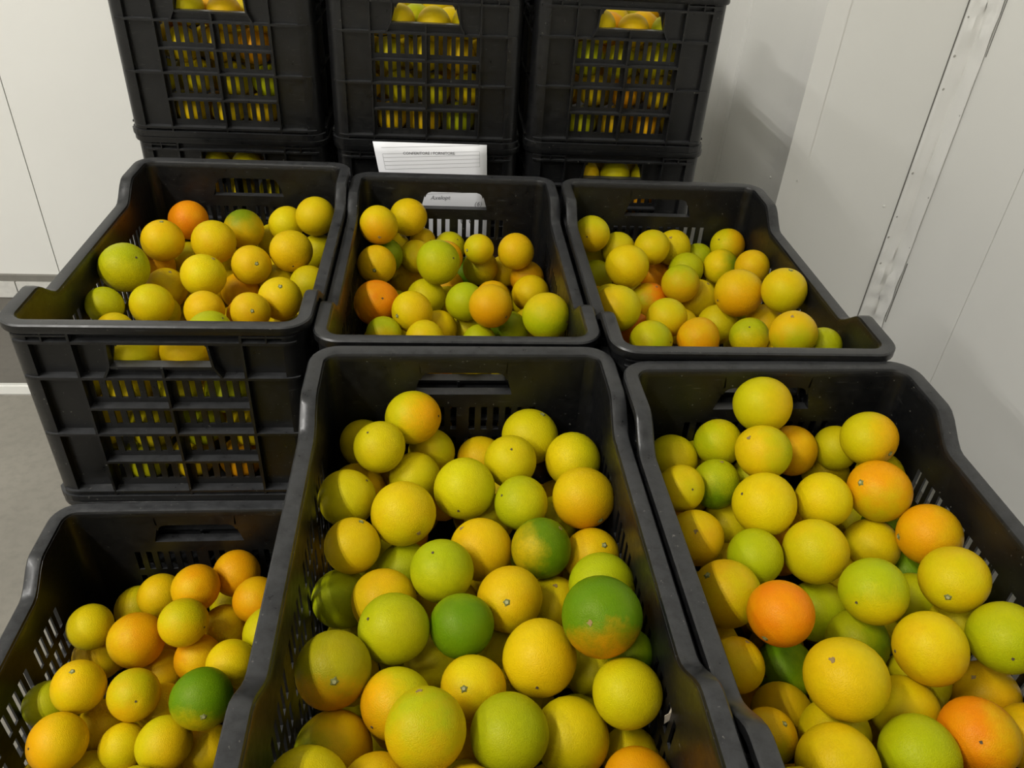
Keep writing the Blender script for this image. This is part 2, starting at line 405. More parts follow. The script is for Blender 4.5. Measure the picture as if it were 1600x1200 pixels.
def hrib(x0, x1, zt, th=.0036, left=0, right=0, out=RO):
    """horizontal rib on the end; left / right: degrees it wraps round the corner"""
    outer = [];inner = []
    if left:
        for k in range(6):
            a = 1.5 * PI - math.radians(left) * (1 - k / 5); ro = CR - out - (.004 if k == 0 else 0)
            outer.append((CR + ro * math.cos(a), CR + ro * math.sin(a))); inner.append((CR + (CR - RI) * math.cos(a), CR + (CR - RI) * math.sin(a)))
    else: outer.append((x0, out)); inner.append((x0, RI))
    if right:
        for k in range(6):
            a = 1.5 * PI + math.radians(right) * k / 5; ro = CR - out - (.004 if k == 5 else 0)
            outer.append((CW - CR + ro * math.cos(a), CR + ro * math.sin(a))); inner.append((CW - CR + (CR - RI) * math.cos(a), CR + (CR - RI) * math.sin(a)))
    else: outer.append((x1, out)); inner.append((x1, RI))
    return MB().prism(outer + inner[::-1], zt - th, zt)
VL, VC, VR = .082, .18, .278
def end_ribs(par):
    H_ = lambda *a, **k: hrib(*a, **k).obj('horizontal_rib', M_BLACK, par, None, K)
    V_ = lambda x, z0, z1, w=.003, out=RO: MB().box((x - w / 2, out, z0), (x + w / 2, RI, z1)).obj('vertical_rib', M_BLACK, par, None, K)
    z1, zs, za, zb, zc, z0 = CH - .0235, CH - .0745, CH - .1205, CH - .1615, CH - .2075, CH - .2585
    H_(0, CW, z1, left=38, right=38)
    for a, b, l, r in ((0, VL, 38, 0), (VR, CW, 0, 38)):
        H_(a, b, CH - .0145, th=.0022, left=l, right=r)
        H_(a, b, zs, left=l, right=r); H_(a, b, zb, left=l, right=r); H_(a, b, z0, left=l, right=r, out=.0012)
    for a, b in ((VL, VC), (VC, VR)):
        for z in (zs, za, zb, zc): H_(a + .0015, b - .0015, z)
        H_(a + .0015, b - .0015, z0, out=.0012)
    H_(0, CW, .0105, th=.0103, left=88, right=88, out=.0006)
    V_(VL, .0105, CH - .012); V_(VR, .0105, CH - .012); V_(VC, .0105, HZ0 - .001)
    V_(.052, CH - .026, CH - .012, .002); V_(CW - .052, CH - .026, CH - .012, .002)
    # grip sill with its flared cheeks
    MB().box((HX0 - .006, .0040, HZ0 - .0035), (HX1 + .006, RI, HZ0)).obj('handle_sill', M_BLACK, par, None, K)
    for s, X in ((-1, HX0 - .006), (1, HX1 + .006)):
        m = MB(); q = [(X + s * .008, zs - .001), (X + s * .011, zs - .001), (X + s * .0024, HZ0), (X - s * .001, HZ1 + .004), (X - s * .0034, HZ1 + .004), (X - s * .0006, HZ0)]
        n = len(q); m.add([(a, RO, b) for a, b in q] + [(a, RI, b) for a, b in q], [tuple(range(n)), tuple(range(2 * n - 1, n - 1, -1))] + [(i, (i + 1) % n, n + (i + 1) % n, n + i) for i in range(n)])
        m.obj('handle_cheek', M_BLACK, par, None, K)
def side_ribs(par):
    for z, th in ((CH - CD - .0235, .0036), (CH - .0745, .0036), (CH - .1615, .0036), (CH - .2585, .0036), (.0105, .0103)):
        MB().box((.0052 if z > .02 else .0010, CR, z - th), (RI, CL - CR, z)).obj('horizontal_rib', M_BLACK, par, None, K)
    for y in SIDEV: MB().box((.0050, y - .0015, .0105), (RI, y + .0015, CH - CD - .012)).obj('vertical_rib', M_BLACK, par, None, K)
def build_crate(name='crate'):
    root = empty(name)
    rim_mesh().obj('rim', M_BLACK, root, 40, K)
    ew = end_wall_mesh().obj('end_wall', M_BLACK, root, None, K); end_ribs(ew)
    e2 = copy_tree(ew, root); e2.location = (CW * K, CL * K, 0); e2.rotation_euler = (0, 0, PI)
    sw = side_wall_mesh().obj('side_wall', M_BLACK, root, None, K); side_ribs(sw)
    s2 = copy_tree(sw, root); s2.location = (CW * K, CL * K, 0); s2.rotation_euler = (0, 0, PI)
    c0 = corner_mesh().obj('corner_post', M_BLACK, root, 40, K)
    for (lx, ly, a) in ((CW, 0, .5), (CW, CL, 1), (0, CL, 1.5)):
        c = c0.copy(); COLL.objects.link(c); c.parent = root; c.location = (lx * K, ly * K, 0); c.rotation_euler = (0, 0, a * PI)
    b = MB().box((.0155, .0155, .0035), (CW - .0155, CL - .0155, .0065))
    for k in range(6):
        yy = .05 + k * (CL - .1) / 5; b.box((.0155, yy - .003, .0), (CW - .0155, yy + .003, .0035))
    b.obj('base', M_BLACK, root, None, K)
    return root
CRATES={'ML': [-0.3981, 0.0067, 0.6309, 0.1649, 1.0, 1.0], 'CM': [0.0022, 0.0, 0.6166, -0.0006, 0.987, 1.0], 'MR': [0.3968, -0.055, 0.6382, -0.3048, 0.986, 0.99], 'CF': [0.0123, -0.6322, 0.6169, 0.479, 0.99, 1.0], 'RF': [0.4124, -0.6727, 0.6272, 0.8004, 1.0, 0.99], 'FL': [-0.3879, -0.6151, 0.3229, 0.5709, 1.0, 1.0], 'BL1': [-0.4666, 0.7733, 0.9294, 0.0, 1.0, 1.0], 'BL2': [-0.4644, 0.7755, 0.621, 0.0, 1.0, 1.0], 'BC1': [-0.0578, 0.7733, 0.9249, 0.0, 1.0, 1.0], 'BC2': [-0.0555, 0.7755, 0.6166, 0.0, 1.0, 1.0], 'BR1': [0.35, 0.7733, 0.9305, 0.0, 1.0, 1.0], 'BR2': [0.3522, 0.7755, 0.6222, 0.0, 1.0, 1.0]}
ORANGES="""
ML|-3055,5530,8445,368|DO||||deep orange orange, first from left, first row from back, middle-row left crate
ML|-3167,4313,8587,366|YO|12,6,99|s||golden stem-showing orange, first from left, second row from back, middle-row left crate
ML|-2312,4407,8531,389|YO>Y|||-5,6,100|golden yellow-tinged orange, third from left, second row from back, middle-row left crate
ML|-1958,5181,8444,368|YO>G|||-5,6,100|golden dark-green-tinged orange, second from left, first row from back, middle-row left crate
ML|-1211,5454,8445,332|Y||||half-hidden yellow orange, third from left, first row from back, middle-row left crate
ML|-614,5215,8713,365|Y||||yellow orange, fourth from left, first row from back, middle-row left crate
ML|-1547,5758,7948,343|Y||||half-hidden yellow orange, fourth from left, second row from back, middle-row left crate
ML|-906,4085,8547,371|Y>YO|19,-90,-39|d|-4,-92,-39|yellow golden-tinged dark-dotted orange, fifth from left, second row from back, middle-row left crate
ML|-620,5238,7969,349|YG||||half-hidden yellow-green orange, sixth from left, second row from back, middle-row left crate
ML|-3402,3060,8691,398|LG>YG|71,-32,63|d|-4,-92,-39|lime green yellow-green-tinged dark-dotted orange, first from left, third row from back, middle-row left crate
ML|-3458,4525,7971,347|O||||half-hidden orange-coloured orange, second from left, third row from back, middle-row left crate
ML|-2997,5015,7867,333|YG||||half-hidden yellow-green orange, second from left, second row from back, middle-row left crate
ML|-2250,3315,8433,365|Y|55,15,82|t||yellow scarred orange, third from left, third row from back, middle-row left crate
ML|-1560,3809,8396,345|YO|46,-76,46|s||golden stem-showing orange, fourth from left, third row from back, middle-row left crate
ML|-1866,4024,7754,347|O||||half-hidden orange-coloured orange, fifth from left, fourth row from back, middle-row left crate
ML|-1194,4107,7892,346|Y>YG|||-89,-37,26|half-hidden yellow yellow-green-tinged orange, fifth from left, third row from back, middle-row left crate
ML|-873,2652,8384,352|Y>YO|15,-43,89|s|-4,-92,-39|yellow golden-tinged stem-showing orange, sixth from left, fourth row from back, middle-row left crate
ML|-571,3626,8108,348|YG||||half-hidden yellow-green orange, sixth from left, third row from back, middle-row left crate
ML|-3017,3611,8010,357|YO|36,-4,93|t||half-hidden golden scarred orange, third from left, fourth row from back, middle-row left crate
ML|-2869,2472,8340,338|Y>YG|||-5,6,100|yellow yellow-green-tinged orange, second from left, fourth row from back, middle-row left crate
ML|-3513,2301,8416,286|LG||||lime green orange, first from left, fourth row from back, middle-row left crate
ML|-2034,2398,8290,320|YO||||golden orange, fourth from left, fourth row from back, middle-row left crate
ML|-1248,2118,8440,304|YO|32,-80,51|s||golden stem-showing orange, third from left, fifth row from back, middle-row left crate
ML|-1748,1569,8370,347|LG|65,5,76|d||lime green dark-dotted orange, second from left, fifth row from back, middle-row left crate
ML|-3246,1836,8245,278|Y||||yellow orange, first from left, fifth row from back, middle-row left crate
ML|-876,2767,7706,337|Y||||half-hidden yellow orange, fourth from left, fifth row from back, middle-row left crate
ML|-3427,584,6753,326|YG||||yellow-green orange behind slots, fourth row from top, first from left, middle-row left crate
ML|-2721,599,6732,339|LG||||lime green orange behind slots, fourth row from top, second from left, middle-row left crate
ML|-2016,588,6772,326|Y||||yellow orange behind slots, fourth row from top, third from left, middle-row left crate
ML|-1310,588,6737,324|O||||orange-coloured orange behind slots, fourth row from top, fourth from left, middle-row left crate
ML|-605,615,6759,349|YO||||golden orange behind slots, fourth row from top, fifth from left, middle-row left crate
ML|-3204,591,7393,332|Y||||yellow orange behind slots, third row from top, first from left, middle-row left crate
ML|-2499,601,7382,341|YG||||yellow-green orange behind slots, third row from top, second from left, middle-row left crate
ML|-1793,589,7405,326|LG||||lime green orange behind slots, third row from top, third from left, middle-row left crate
ML|-1088,605,7393,341|Y||||yellow orange behind slots, third row from top, fourth from left, middle-row left crate
ML|-3427,595,8052,337|YG||||yellow-green orange behind slots, second row from top, first from left, middle-row left crate
ML|-2721,588,8033,328|Y||||yellow orange behind slots, second row from top, second from left, middle-row left crate
ML|-2016,598,8024,336|YG||||yellow-green orange behind slots, second row from top, third from left, middle-row left crate
ML|-1310,603,8019,339|LG||||lime green orange behind slots, second row from top, fourth from left, middle-row left crate
ML|-605,611,8047,344|Y||||yellow orange behind slots, second row from top, fifth from left, middle-row left crate
ML|-3204,584,8668,326|YG||||yellow-green orange behind handle and slots, top row, first from left, middle-row left crate
ML|-2499,591,8651,330|YG||||yellow-green orange behind handle and slots, top row, second from left, middle-row left crate
ML|-1793,610,8667,347|YO||||golden orange behind handle and slots, top row, third from left, middle-row left crate
ML|-1088,591,8677,326|YO||||golden orange behind handle and slots, top row, fourth from left, middle-row left crate
CM|593,4771,8767,356|Y>O|10,-97,-23|t|-4,-92,-39|yellow orange-tinged scarred orange, first from left, first row from back, middle-row centre crate
CM|1095,5659,8558,365|Y>YO|||80,-49,35|yellow golden-tinged orange, second from left, first row from back, middle-row centre crate
CM|818,5713,7883,313|Y||||half-hidden yellow orange, second from left, second row from back, middle-row centre crate
CM|696,4868,8097,331|G||||half-hidden dark green orange, first from left, second row from back, middle-row centre crate
CM|578,4214,8242,349|YO|-6,-99,15|s||golden stem-showing orange, first from left, third row from back, middle-row centre crate
CM|1368,5760,7999,267|YO|63,-65,42|d||half-hidden golden dark-dotted orange, fourth from left, second row from back, middle-row centre crate
CM|1255,5178,7943,332|Y||||half-hidden yellow orange, third from left, second row from back, middle-row centre crate
CM|1921,5712,7908,313|YG|48,-45,76|d||half-hidden yellow-green dark-dotted orange, fifth from left, second row from back, middle-row centre crate
CM|2448,4620,8401,282|Y>YG|-82,-54,15|s|-89,-37,26|yellow yellow-green-tinged stem-showing orange, sixth from left, second row from back, middle-row centre crate
CM|3145,4625,8361,346|YO||||golden orange, seventh from left, second row from back, middle-row centre crate
CM|1697,3925,8455,394|LG>YG|69,-53,50|d|-4,-92,-39|lime green yellow-green-tinged dark-dotted orange, third from left, third row from back, middle-row centre crate
CM|2501,4925,7860,343|LG>YO|||80,-49,35|half-hidden lime green golden-tinged orange, fifth from left, third row from back, middle-row centre crate
CM|2216,5679,7325,344|G||||half-hidden dark green orange, fourth from left, third row from back, middle-row centre crate
CM|3022,5254,7632,317|Y||||half-hidden yellow orange, sixth from left, third row from back, middle-row centre crate
CM|3408,4738,7751,329|O||||half-hidden orange-coloured orange, seventh from left, third row from back, middle-row centre crate
CM|2974,5675,7117,351|DO||||half-hidden deep orange orange, fourth from left, fourth row from back, middle-row centre crate
CM|1050,5324,7313,347|YO||||half-hidden golden orange, second from left, third row from back, middle-row centre crate
CM|638,3064,8091,394|DO>O|34,-69,63|d|-89,-37,26|deep orange orange-tinged dark-dotted orange, first from left, fourth row from back, middle-row centre crate
CM|1259,2668,8158,346|Y>YO|-69,-71,16|s|80,-49,35|yellow golden-tinged stem-showing orange, first from left, fifth row from back, middle-row centre crate
CM|1475,3904,7744,351|YG||||half-hidden yellow-green orange, second from left, fourth row from back, middle-row centre crate
CM|1880,4342,7367,355|YG>YO|||-4,-92,-39|half-hidden yellow-green golden-tinged orange, second from left, fifth row from back, middle-row centre crate
CM|2167,3089,8120,343|LG||||half-hidden lime green orange, third from left, fourth row from back, middle-row centre crate
CM|2576,2532,8360,368|YO>O|69,-71,-16|t|-4,-92,-39|golden orange-tinged scarred orange, third from left, fifth row from back, middle-row centre crate
CM|3421,4059,7772,351|YO||||half-hidden golden orange, sixth from left, fourth row from back, middle-row centre crate
CM|3457,4964,7113,351|Y||||half-hidden yellow orange, fifth from left, fourth row from back, middle-row centre crate
CM|3429,1964,8510,384|LG>Y|83,-55,7|t|-5,6,100|lime green yellow-tinged scarred orange, fourth from left, fifth row from back, middle-row centre crate
CM|813,2259,7963,290|LG>YO|||-4,-92,-39|lime green golden-tinged orange, first from left, sixth row from back, middle-row centre crate
CM|1488,2069,7991,317|Y||||yellow orange, second from left, sixth row from back, middle-row centre crate
CM|1704,2901,7683,327|Y||||half-hidden yellow orange, third from left, sixth row from back, middle-row centre crate
CM|2230,3224,7465,329|YG||||half-hidden yellow-green orange, fifth from left, sixth row from back, middle-row centre crate
CM|2399,2415,7733,296|LG||||lime green orange, sixth from left, sixth row from back, middle-row centre crate
CM|2945,2970,7630,341|LG>G|||-89,-37,26|half-hidden lime green dark-green-tinged orange, seventh from left, sixth row from back, middle-row centre crate
CM|2011,3729,7140,311|G||||half-hidden dark green orange, fourth from left, sixth row from back, middle-row centre crate
MR|4582,4767,8689,351|YG>YO|-40,-89,23|d|-4,-92,-39|yellow-green golden-tinged dark-dotted orange, first from left, first row from back, middle-row right crate
MR|5163,4859,8346,332|YG>Y|||-4,-92,-39|half-hidden yellow-green yellow-tinged orange, second from left, first row from back, middle-row right crate
MR|5748,4593,8520,335|Y>YG|||-5,6,100|yellow yellow-green-tinged orange, third from left, first row from back, middle-row right crate
MR|6280,5005,8327,350|Y|-36,-44,82|t||half-hidden yellow scarred orange, fourth from left, first row from back, middle-row right crate
MR|4766,5125,7903,324|Y||||half-hidden yellow orange, first from left, second row from back, middle-row right crate
MR|4697,4466,7932,339|LG||||half-hidden lime green orange, second from left, second row from back, middle-row right crate
MR|5111,3794,8513,393|Y||||yellow orange, third from left, second row from back, middle-row right crate
MR|6859,5128,8043,308|LG||||half-hidden lime green orange, sixth from left, second row from back, middle-row right crate
MR|7415,5092,8353,341|YG>O|-76,-35,55|d|80,-49,35|yellow-green orange-tinged dark-dotted orange, fifth from left, first row from back, middle-row right crate
MR|6412,4357,8186,327|LG||||half-hidden lime green orange, fifth from left, second row from back, middle-row right crate
MR|6028,3412,8380,339|YO>LG|||-5,6,100|golden lime-green-tinged orange, second from left, third row from back, middle-row right crate
MR|6045,4980,7688,333|DO||||half-hidden deep orange orange, fourth from left, second row from back, middle-row right crate
MR|7073,4347,8258,339|Y>G|||80,-49,35|yellow dark-green-tinged orange, seventh from left, second row from back, middle-row right crate
MR|7433,3764,8548,321|YO||||half-hidden golden orange, eighth from left, second row from back, middle-row right crate
MR|5555,3590,7905,355|DO>LG|25,-16,95|t|-89,-37,26|half-hidden deep orange lime-green-tinged scarred orange, first from left, third row from back, middle-row right crate
MR|6500,3667,7945,355|Y|36,-9,93|t||half-hidden yellow scarred orange, third from left, third row from back, middle-row right crate
MR|6829,2659,8612,410|YO>O|-94,-21,-26|d|-4,-92,-39|golden orange-tinged dark-dotted orange, fourth from left, third row from back, middle-row right crate
MR|7379,2205,8918,366|Y>YG|5,3,100|s|-4,-92,-39|yellow yellow-green-tinged stem-showing orange, fifth from left, third row from back, middle-row right crate
MR|4639,2236,8519,395|YG>YO|||-89,-37,26|yellow-green golden-tinged orange, first from left, fourth row from back, middle-row right crate
MR|5510,2236,8348,335|Y>YG|||-5,6,100|yellow yellow-green-tinged orange, third from left, fourth row from back, middle-row right crate
MR|5096,1563,8313,341|YG>LG|79,-55,29|d|80,-49,35|yellow-green lime-green-tinged dark-dotted orange, second from left, fifth row from back, middle-row right crate
MR|5893,1641,8322,343|O>YO|||-5,6,100|orange-coloured golden-tinged orange, third from left, fifth row from back, middle-row right crate
MR|6647,2830,7895,349|YG||||half-hidden yellow-green orange, fourth from left, fourth row from back, middle-row right crate
MR|7408,2634,8023,338|YO||||half-hidden golden orange, fifth from left, fourth row from back, middle-row right crate
MR|6809,1788,8265,325|LG>Y|-33,-41,85|d|-4,-92,-39|lime green yellow-tinged dark-dotted orange, fourth from left, fifth row from back, middle-row right crate
MR|6918,631,9054,341|YO>LG|-35,-12,93|t|-4,-92,-39|golden lime-green-tinged scarred orange, fifth from left, fifth row from back, middle-row right crate
MR|4936,2881,7521,320|LG||||half-hidden lime green orange, first from left, fifth row from back, middle-row right crate
MR|7469,697,8805,271|LG||||half-hidden lime green orange, sixth from left, fifth row from back, middle-row right crate
MR|5058,2484,7979,299|DO||||half-hidden deep orange orange, second from left, fourth row from back, middle-row right crate
CF|1389,-648,8478,363|YG>O|93,-26,26|d|80,-49,35|yellow-green orange-tinged dark-dotted orange, third from left, first row from back, front middle crate
CF|983,-1197,8433,325|YG|-41,-20,89|d||yellow-green dark-dotted orange, second from left, first row from back, front middle crate
CF|730,-605,7997,324|YG||||half-hidden yellow-green orange, first from left, first row from back, front middle crate
CF|1625,-597,7839,325|Y>YG|||80,-49,35|half-hidden yellow yellow-green-tinged orange, fourth from left, first row from back, front middle crate
CF|682,-1218,7712,353|YO||||half-hidden golden orange, first from left, second row from back, front middle crate
CF|624,-1822,8138,350|YG|71,20,68|d||yellow-green dark-dotted orange, first from left, third row from back, front middle crate
CF|749,-2573,8118,319|Y|35,36,86|s||yellow stem-showing orange, first from left, fourth row from back, front middle crate
CF|1316,-2188,8241,381|Y|51,-86,-1|t||yellow scarred orange, second from left, third row from back, front middle crate
CF|1426,-1228,7917,344|YG||||half-hidden yellow-green orange, second from left, second row from back, front middle crate
CF|2045,-1721,8192,381|YG|-21,-98,-6|d||yellow-green dark-dotted orange, third from left, second row from back, front middle crate
CF|2316,-601,7700,332|YO||||half-hidden golden orange, fourth from left, second row from back, front middle crate
CF|2645,-1278,8249,342|YG|-4,-39,92|d||yellow-green dark-dotted orange, fifth from left, second row from back, front middle crate
CF|2971,-643,8146,381|YG|40,16,90|s||yellow-green stem-showing orange, fifth from left, first row from back, front middle crate
CF|3476,-1180,8183,360|YG>Y|||-89,-37,26|yellow-green yellow-tinged orange, sixth from left, second row from back, front middle crate
CF|2736,-1935,8146,331|LG>YG|-76,-23,61|d|80,-49,35|lime green yellow-green-tinged dark-dotted orange, fourth from left, third row from back, front middle crate
CF|3501,-1923,8217,384|Y>O|47,-86,-19|s|-4,-92,-39|yellow orange-tinged stem-showing orange, seventh from left, second row from back, front middle crate
CF|2224,-2519,7971,364|YO|-64,24,73|t||golden scarred orange, fifth from left, fourth row from back, front middle crate
CF|2917,-2635,8103,351|G>YO|61,14,78|t|-89,-37,26|dark green golden-tinged scarred orange, sixth from left, fourth row from back, front middle crate
CF|3564,-2525,7830,339|YO|27,-34,90|s||half-hidden golden stem-showing orange, seventh from left, fourth row from back, front middle crate
CF|1775,-3033,8179,350|LG>YG|-30,-7,95|d|-4,-92,-39|lime green yellow-green-tinged dark-dotted orange, fourth from left, fourth row from back, front middle crate
CF|1330,-2511,7632,327|LG||||half-hidden lime green orange, third from left, fourth row from back, front middle crate
CF|956,-2026,7399,329|YG||||half-hidden yellow-green orange, second from left, fourth row from back, front middle crate
CF|624,-2849,7532,341|LG||||half-hidden lime green orange, first from left, fifth row from back, front middle crate
CF|1139,-3192,7888,358|YO||||golden orange, second from left, fifth row from back, front middle crate
CF|2506,-3312,8036,366|YO>Y|-16,-69,70|s|-4,-92,-39|golden yellow-tinged stem-showing orange, third from left, fifth row from back, front middle crate
CF|3534,-3208,8104,364|LG>O|||-4,-92,-39|lime green orange-tinged orange, fifth from left, fifth row from back, front middle crate
CF|3067,-3020,7553,338|Y|-2,2,100|t||half-hidden yellow scarred orange, fourth from left, fifth row from back, front middle crate
CF|3329,-4049,8647,397|G>DO|-47,-65,60|t|-4,-92,-39|dark green deep-orange-tinged scarred orange, sixth from left, fifth row from back, front middle crate
CF|1979,-3750,8162,333|G||||dark green orange, third from left, sixth row from back, front middle crate
CF|1292,-3809,8222,360|LG|-68,-21,71|d||lime green dark-dotted orange, first from left, sixth row from back, front middle crate
CF|737,-4268,8214,361|OG>DO|15,-78,61|s|-4,-92,-39|olive green deep-orange-tinged stem-showing orange, first from left, seventh row from back, front middle crate
CF|1717,-3737,7555,340|YG||||half-hidden yellow-green orange, second from left, sixth row from back, front middle crate
CF|2356,-3506,7387,329|YG||||half-hidden yellow-green orange, fourth from left, sixth row from back, front middle crate
CF|2747,-4133,8128,378|Y>YO|-17,-97,15|d|80,-49,35|yellow golden-tinged dark-dotted orange, fifth from left, sixth row from back, front middle crate
CF|2076,-4378,8023,320|YO>Y|-30,-54,79|s|-5,6,100|golden yellow-tinged stem-showing orange, third from left, seventh row from back, front middle crate
CF|1347,-4535,8049,340|YG>O|-66,-75,4|d|-89,-37,26|yellow-green orange-tinged dark-dotted orange, second from left, seventh row from back, front middle crate
CF|1631,-5043,8429,357|YO>LG|-16,52,84|t|-5,6,100|golden lime-green-tinged scarred orange, second from left, eighth row from back, front middle crate
CF|2386,-4961,8175,358|LG||||lime green orange, third from left, eighth row from back, front middle crate
CF|3011,-4809,7838,359|YG||||yellow-green orange, fourth from left, eighth row from back, front middle crate
CF|3530,-4629,8243,329|YG||||yellow-green orange, fifth from left, seventh row from back, front middle crate
CF|3406,-3885,7553,329|YG||||half-hidden yellow-green orange, fourth from left, seventh row from back, front middle crate
CF|760,-4796,7733,364|YO>G|||-89,-37,26|golden dark-green-tinged orange, first from left, eighth row from back, front middle crate
CF|661,-5504,8338,358|YG||||yellow-green orange, first from left, ninth row from back, front middle crate
CF|3639,-4812,7452,285|Y||||half-hidden yellow orange, fifth from left, eighth row from back, front middle crate
CF|3568,-5291,7829,329|O||||half-hidden orange-coloured orange, third from left, ninth row from back, front middle crate
CF|3246,-1674,7558,331|YG||||half-hidden yellow-green orange, fifth from left, third row from back, front middle crate
CF|2387,-1632,7575,330|YG||||half-hidden yellow-green orange, third from left, third row from back, front middle crate
CF|3682,-4096,8121,241|G||||half-hidden dark green orange, sixth from left, sixth row from back, front middle crate
CF|1216,-5334,7944,345|YO||||golden orange, second from left, ninth row from back, front middle crate
RF|5914,-992,8959,371|YG>YO|||80,-49,35|yellow-green golden-tinged orange, first from left, first row from back, front right crate
RF|5768,-1635,8700,343|Y>LG|-71,-5,70|t|80,-49,35|yellow lime-green-tinged scarred orange, fourth from left, second row from back, front right crate
RF|5381,-1161,8455,317|YG>LG|||-89,-37,26|half-hidden yellow-green lime-green-tinged orange, third from left, second row from back, front right crate
RF|6431,-1129,8292,334|O||||half-hidden orange-coloured orange, fifth from left, second row from back, front right crate
RF|4787,-1227,8227,329|YG||||half-hidden yellow-green orange, first from left, second row from back, front right crate
RF|5228,-916,7933,286|YG||||half-hidden yellow-green orange, second from left, second row from back, front right crate
RF|4685,-1959,8394,291|Y>YG|24,-75,62|d|80,-49,35|yellow yellow-green-tinged dark-dotted orange, first from left, third row from back, front right crate
RF|5224,-1733,8255,311|LG>G|14,25,96|t|-4,-92,-39|lime green dark-green-tinged scarred orange, second from left, third row from back, front right crate
RF|5629,-2283,8424,378|Y|-87,-2,50|d||yellow dark-dotted orange, third from left, third row from back, front right crate
RF|7154,-930,7722,327|Y|-8,-44,89|t||half-hidden yellow scarred orange, sixth from left, second row from back, front right crate
RF|7184,-1493,8798,350|YG>O|43,-90,0|s|80,-49,35|yellow-green orange-tinged stem-showing orange, second from left, first row from back, front right crate
RF|7057,-1097,8308,296|YG||||half-hidden yellow-green orange, seventh from left, second row from back, front right crate
RF|6405,-2203,8413,338|Y||||yellow orange, fourth from left, third row from back, front right crate
RF|7109,-2154,8507,376|O>YG|-85,-15,51|s|-4,-92,-39|orange-coloured yellow-green-tinged stem-showing orange, fifth from left, third row from back, front right crate
RF|7514,-2743,8345,362|O>YO|-99,8,-14|s|80,-49,35|orange-coloured golden-tinged stem-showing orange, ninth from left, fourth row from back, front right crate
RF|7261,-3594,8559,359|Y|-64,-76,12|s||yellow stem-showing orange, fifth from left, fifth row from back, front right crate
RF|6085,-2881,8250,370|Y>YG|||-89,-37,26|yellow yellow-green-tinged orange, fifth from left, fourth row from back, front right crate
RF|7079,-2459,7877,332|Y||||half-hidden yellow orange, seventh from left, fourth row from back, front right crate
RF|5451,-1902,7673,337|YG||||half-hidden yellow-green orange, second from left, fourth row from back, front right crate
RF|4791,-2521,8119,330|YO|-31,-48,82|t||golden scarred orange, first from left, fourth row from back, front right crate
RF|5383,-2883,8171,320|LG||||lime green orange, third from left, fourth row from back, front right crate
RF|4898,-3379,8142,376|YO>YG|-71,11,70|s|80,-49,35|golden yellow-green-tinged stem-showing orange, first from left, fifth row from back, front right crate
RF|5247,-3909,8457,335|DO|-66,-68,-32|s||deep orange stem-showing orange, first from left, sixth row from back, front right crate
RF|6214,-3135,7503,352|LG||||half-hidden lime green orange, second from left, sixth row from back, front right crate
RF|6373,-3645,8447,353|LG>Y|-83,-53,15|d|-4,-92,-39|lime green yellow-tinged dark-dotted orange, second from left, fifth row from back, front right crate
RF|7317,-3181,7710,318|LG||||half-hidden lime green orange, fourth from left, fifth row from back, front right crate
RF|7585,-2653,7571,294|G||||half-hidden dark green orange, third from left, fifth row from back, front right crate
RF|6690,-4305,8367,361|YO>Y|-99,2,-15|d|-5,6,100|golden yellow-tinged dark-dotted orange, fifth from left, seventh row from back, front right crate
RF|7487,-4263,8445,360|LG|-41,-88,25|d||lime green dark-dotted orange, fifth from left, sixth row from back, front right crate
RF|7487,-3716,7955,300|YG||||half-hidden yellow-green orange, fourth from left, sixth row from back, front right crate
RF|6360,-3766,7761,346|LG>G|||80,-49,35|half-hidden lime green dark-green-tinged orange, third from left, sixth row from back, front right crate
RF|5591,-4712,8488,388|Y>YO|-60,1,80|t|-89,-37,26|yellow golden-tinged scarred orange, third from left, seventh row from back, front right crate
RF|5642,-3779,7288,344|G>LG|-87,-41,29|d|80,-49,35|half-hidden dark green lime-green-tinged dark-dotted orange, second from left, seventh row from back, front right crate
RF|4796,-4182,8002,280|YO>Y|31,33,89|t|80,-49,35|golden yellow-tinged scarred orange, first from left, seventh row from back, front right crate
RF|5368,-4372,7403,321|YO||||half-hidden golden orange, first from left, eighth row from back, front right crate
RF|4885,-4951,7971,260|YO>LG|32,-11,94|s|-4,-92,-39|golden lime-green-tinged stem-showing orange, first from left, ninth row from back, front right crate
RF|5637,-4848,7772,344|Y>YG|||80,-49,35|half-hidden yellow yellow-green-tinged orange, second from left, ninth row from back, front right crate
RF|5332,-5372,8154,375|Y||||yellow orange, third from left, ninth row from back, front right crate
RF|6142,-5296,8155,353|LG||||lime green orange, fourth from left, ninth row from back, front right crate
RF|6839,-5124,8116,367|DO>YO|-52,-52,68|d|80,-49,35|deep orange golden-tinged dark-dotted orange, fifth from left, ninth row from back, front right crate
RF|7552,-4374,7615,348|YO>O|-61,11,78|t|-4,-92,-39|half-hidden golden orange-tinged scarred orange, third from left, eighth row from back, front right crate
RF|6910,-4166,7615,329|YG||||half-hidden yellow-green orange, fourth from left, seventh row from back, front right crate
RF|6457,-4626,7791,341|Y||||half-hidden yellow orange, second from left, eighth row from back, front right crate
RF|7520,-2029,7722,304|G||||half-hidden dark green orange, eighth from left, fourth row from back, front right crate
RF|6010,-2305,7641,319|O||||half-hidden orange-coloured orange, fourth from left, fourth row from back, front right crate
RF|7433,-1534,7341,328|YG||||half-hidden yellow-green orange, sixth from left, fourth row from back, front right crate
FL|-1367,-451,5285,355|O|-78,-55,31|d||orange-coloured dark-dotted orange, third from left, first row from back, low front left crate
FL|-1822,-927,5519,347|O>YO|||-89,-37,26|orange-coloured golden-tinged orange, second from left, first row from back, low front left crate
FL|-960,-1008,5321,342|O||||orange-coloured orange, fourth from left, first row from back, low front left crate
FL|-2508,-613,5006,332|YO||||half-hidden golden orange, first from left, first row from back, low front left crate
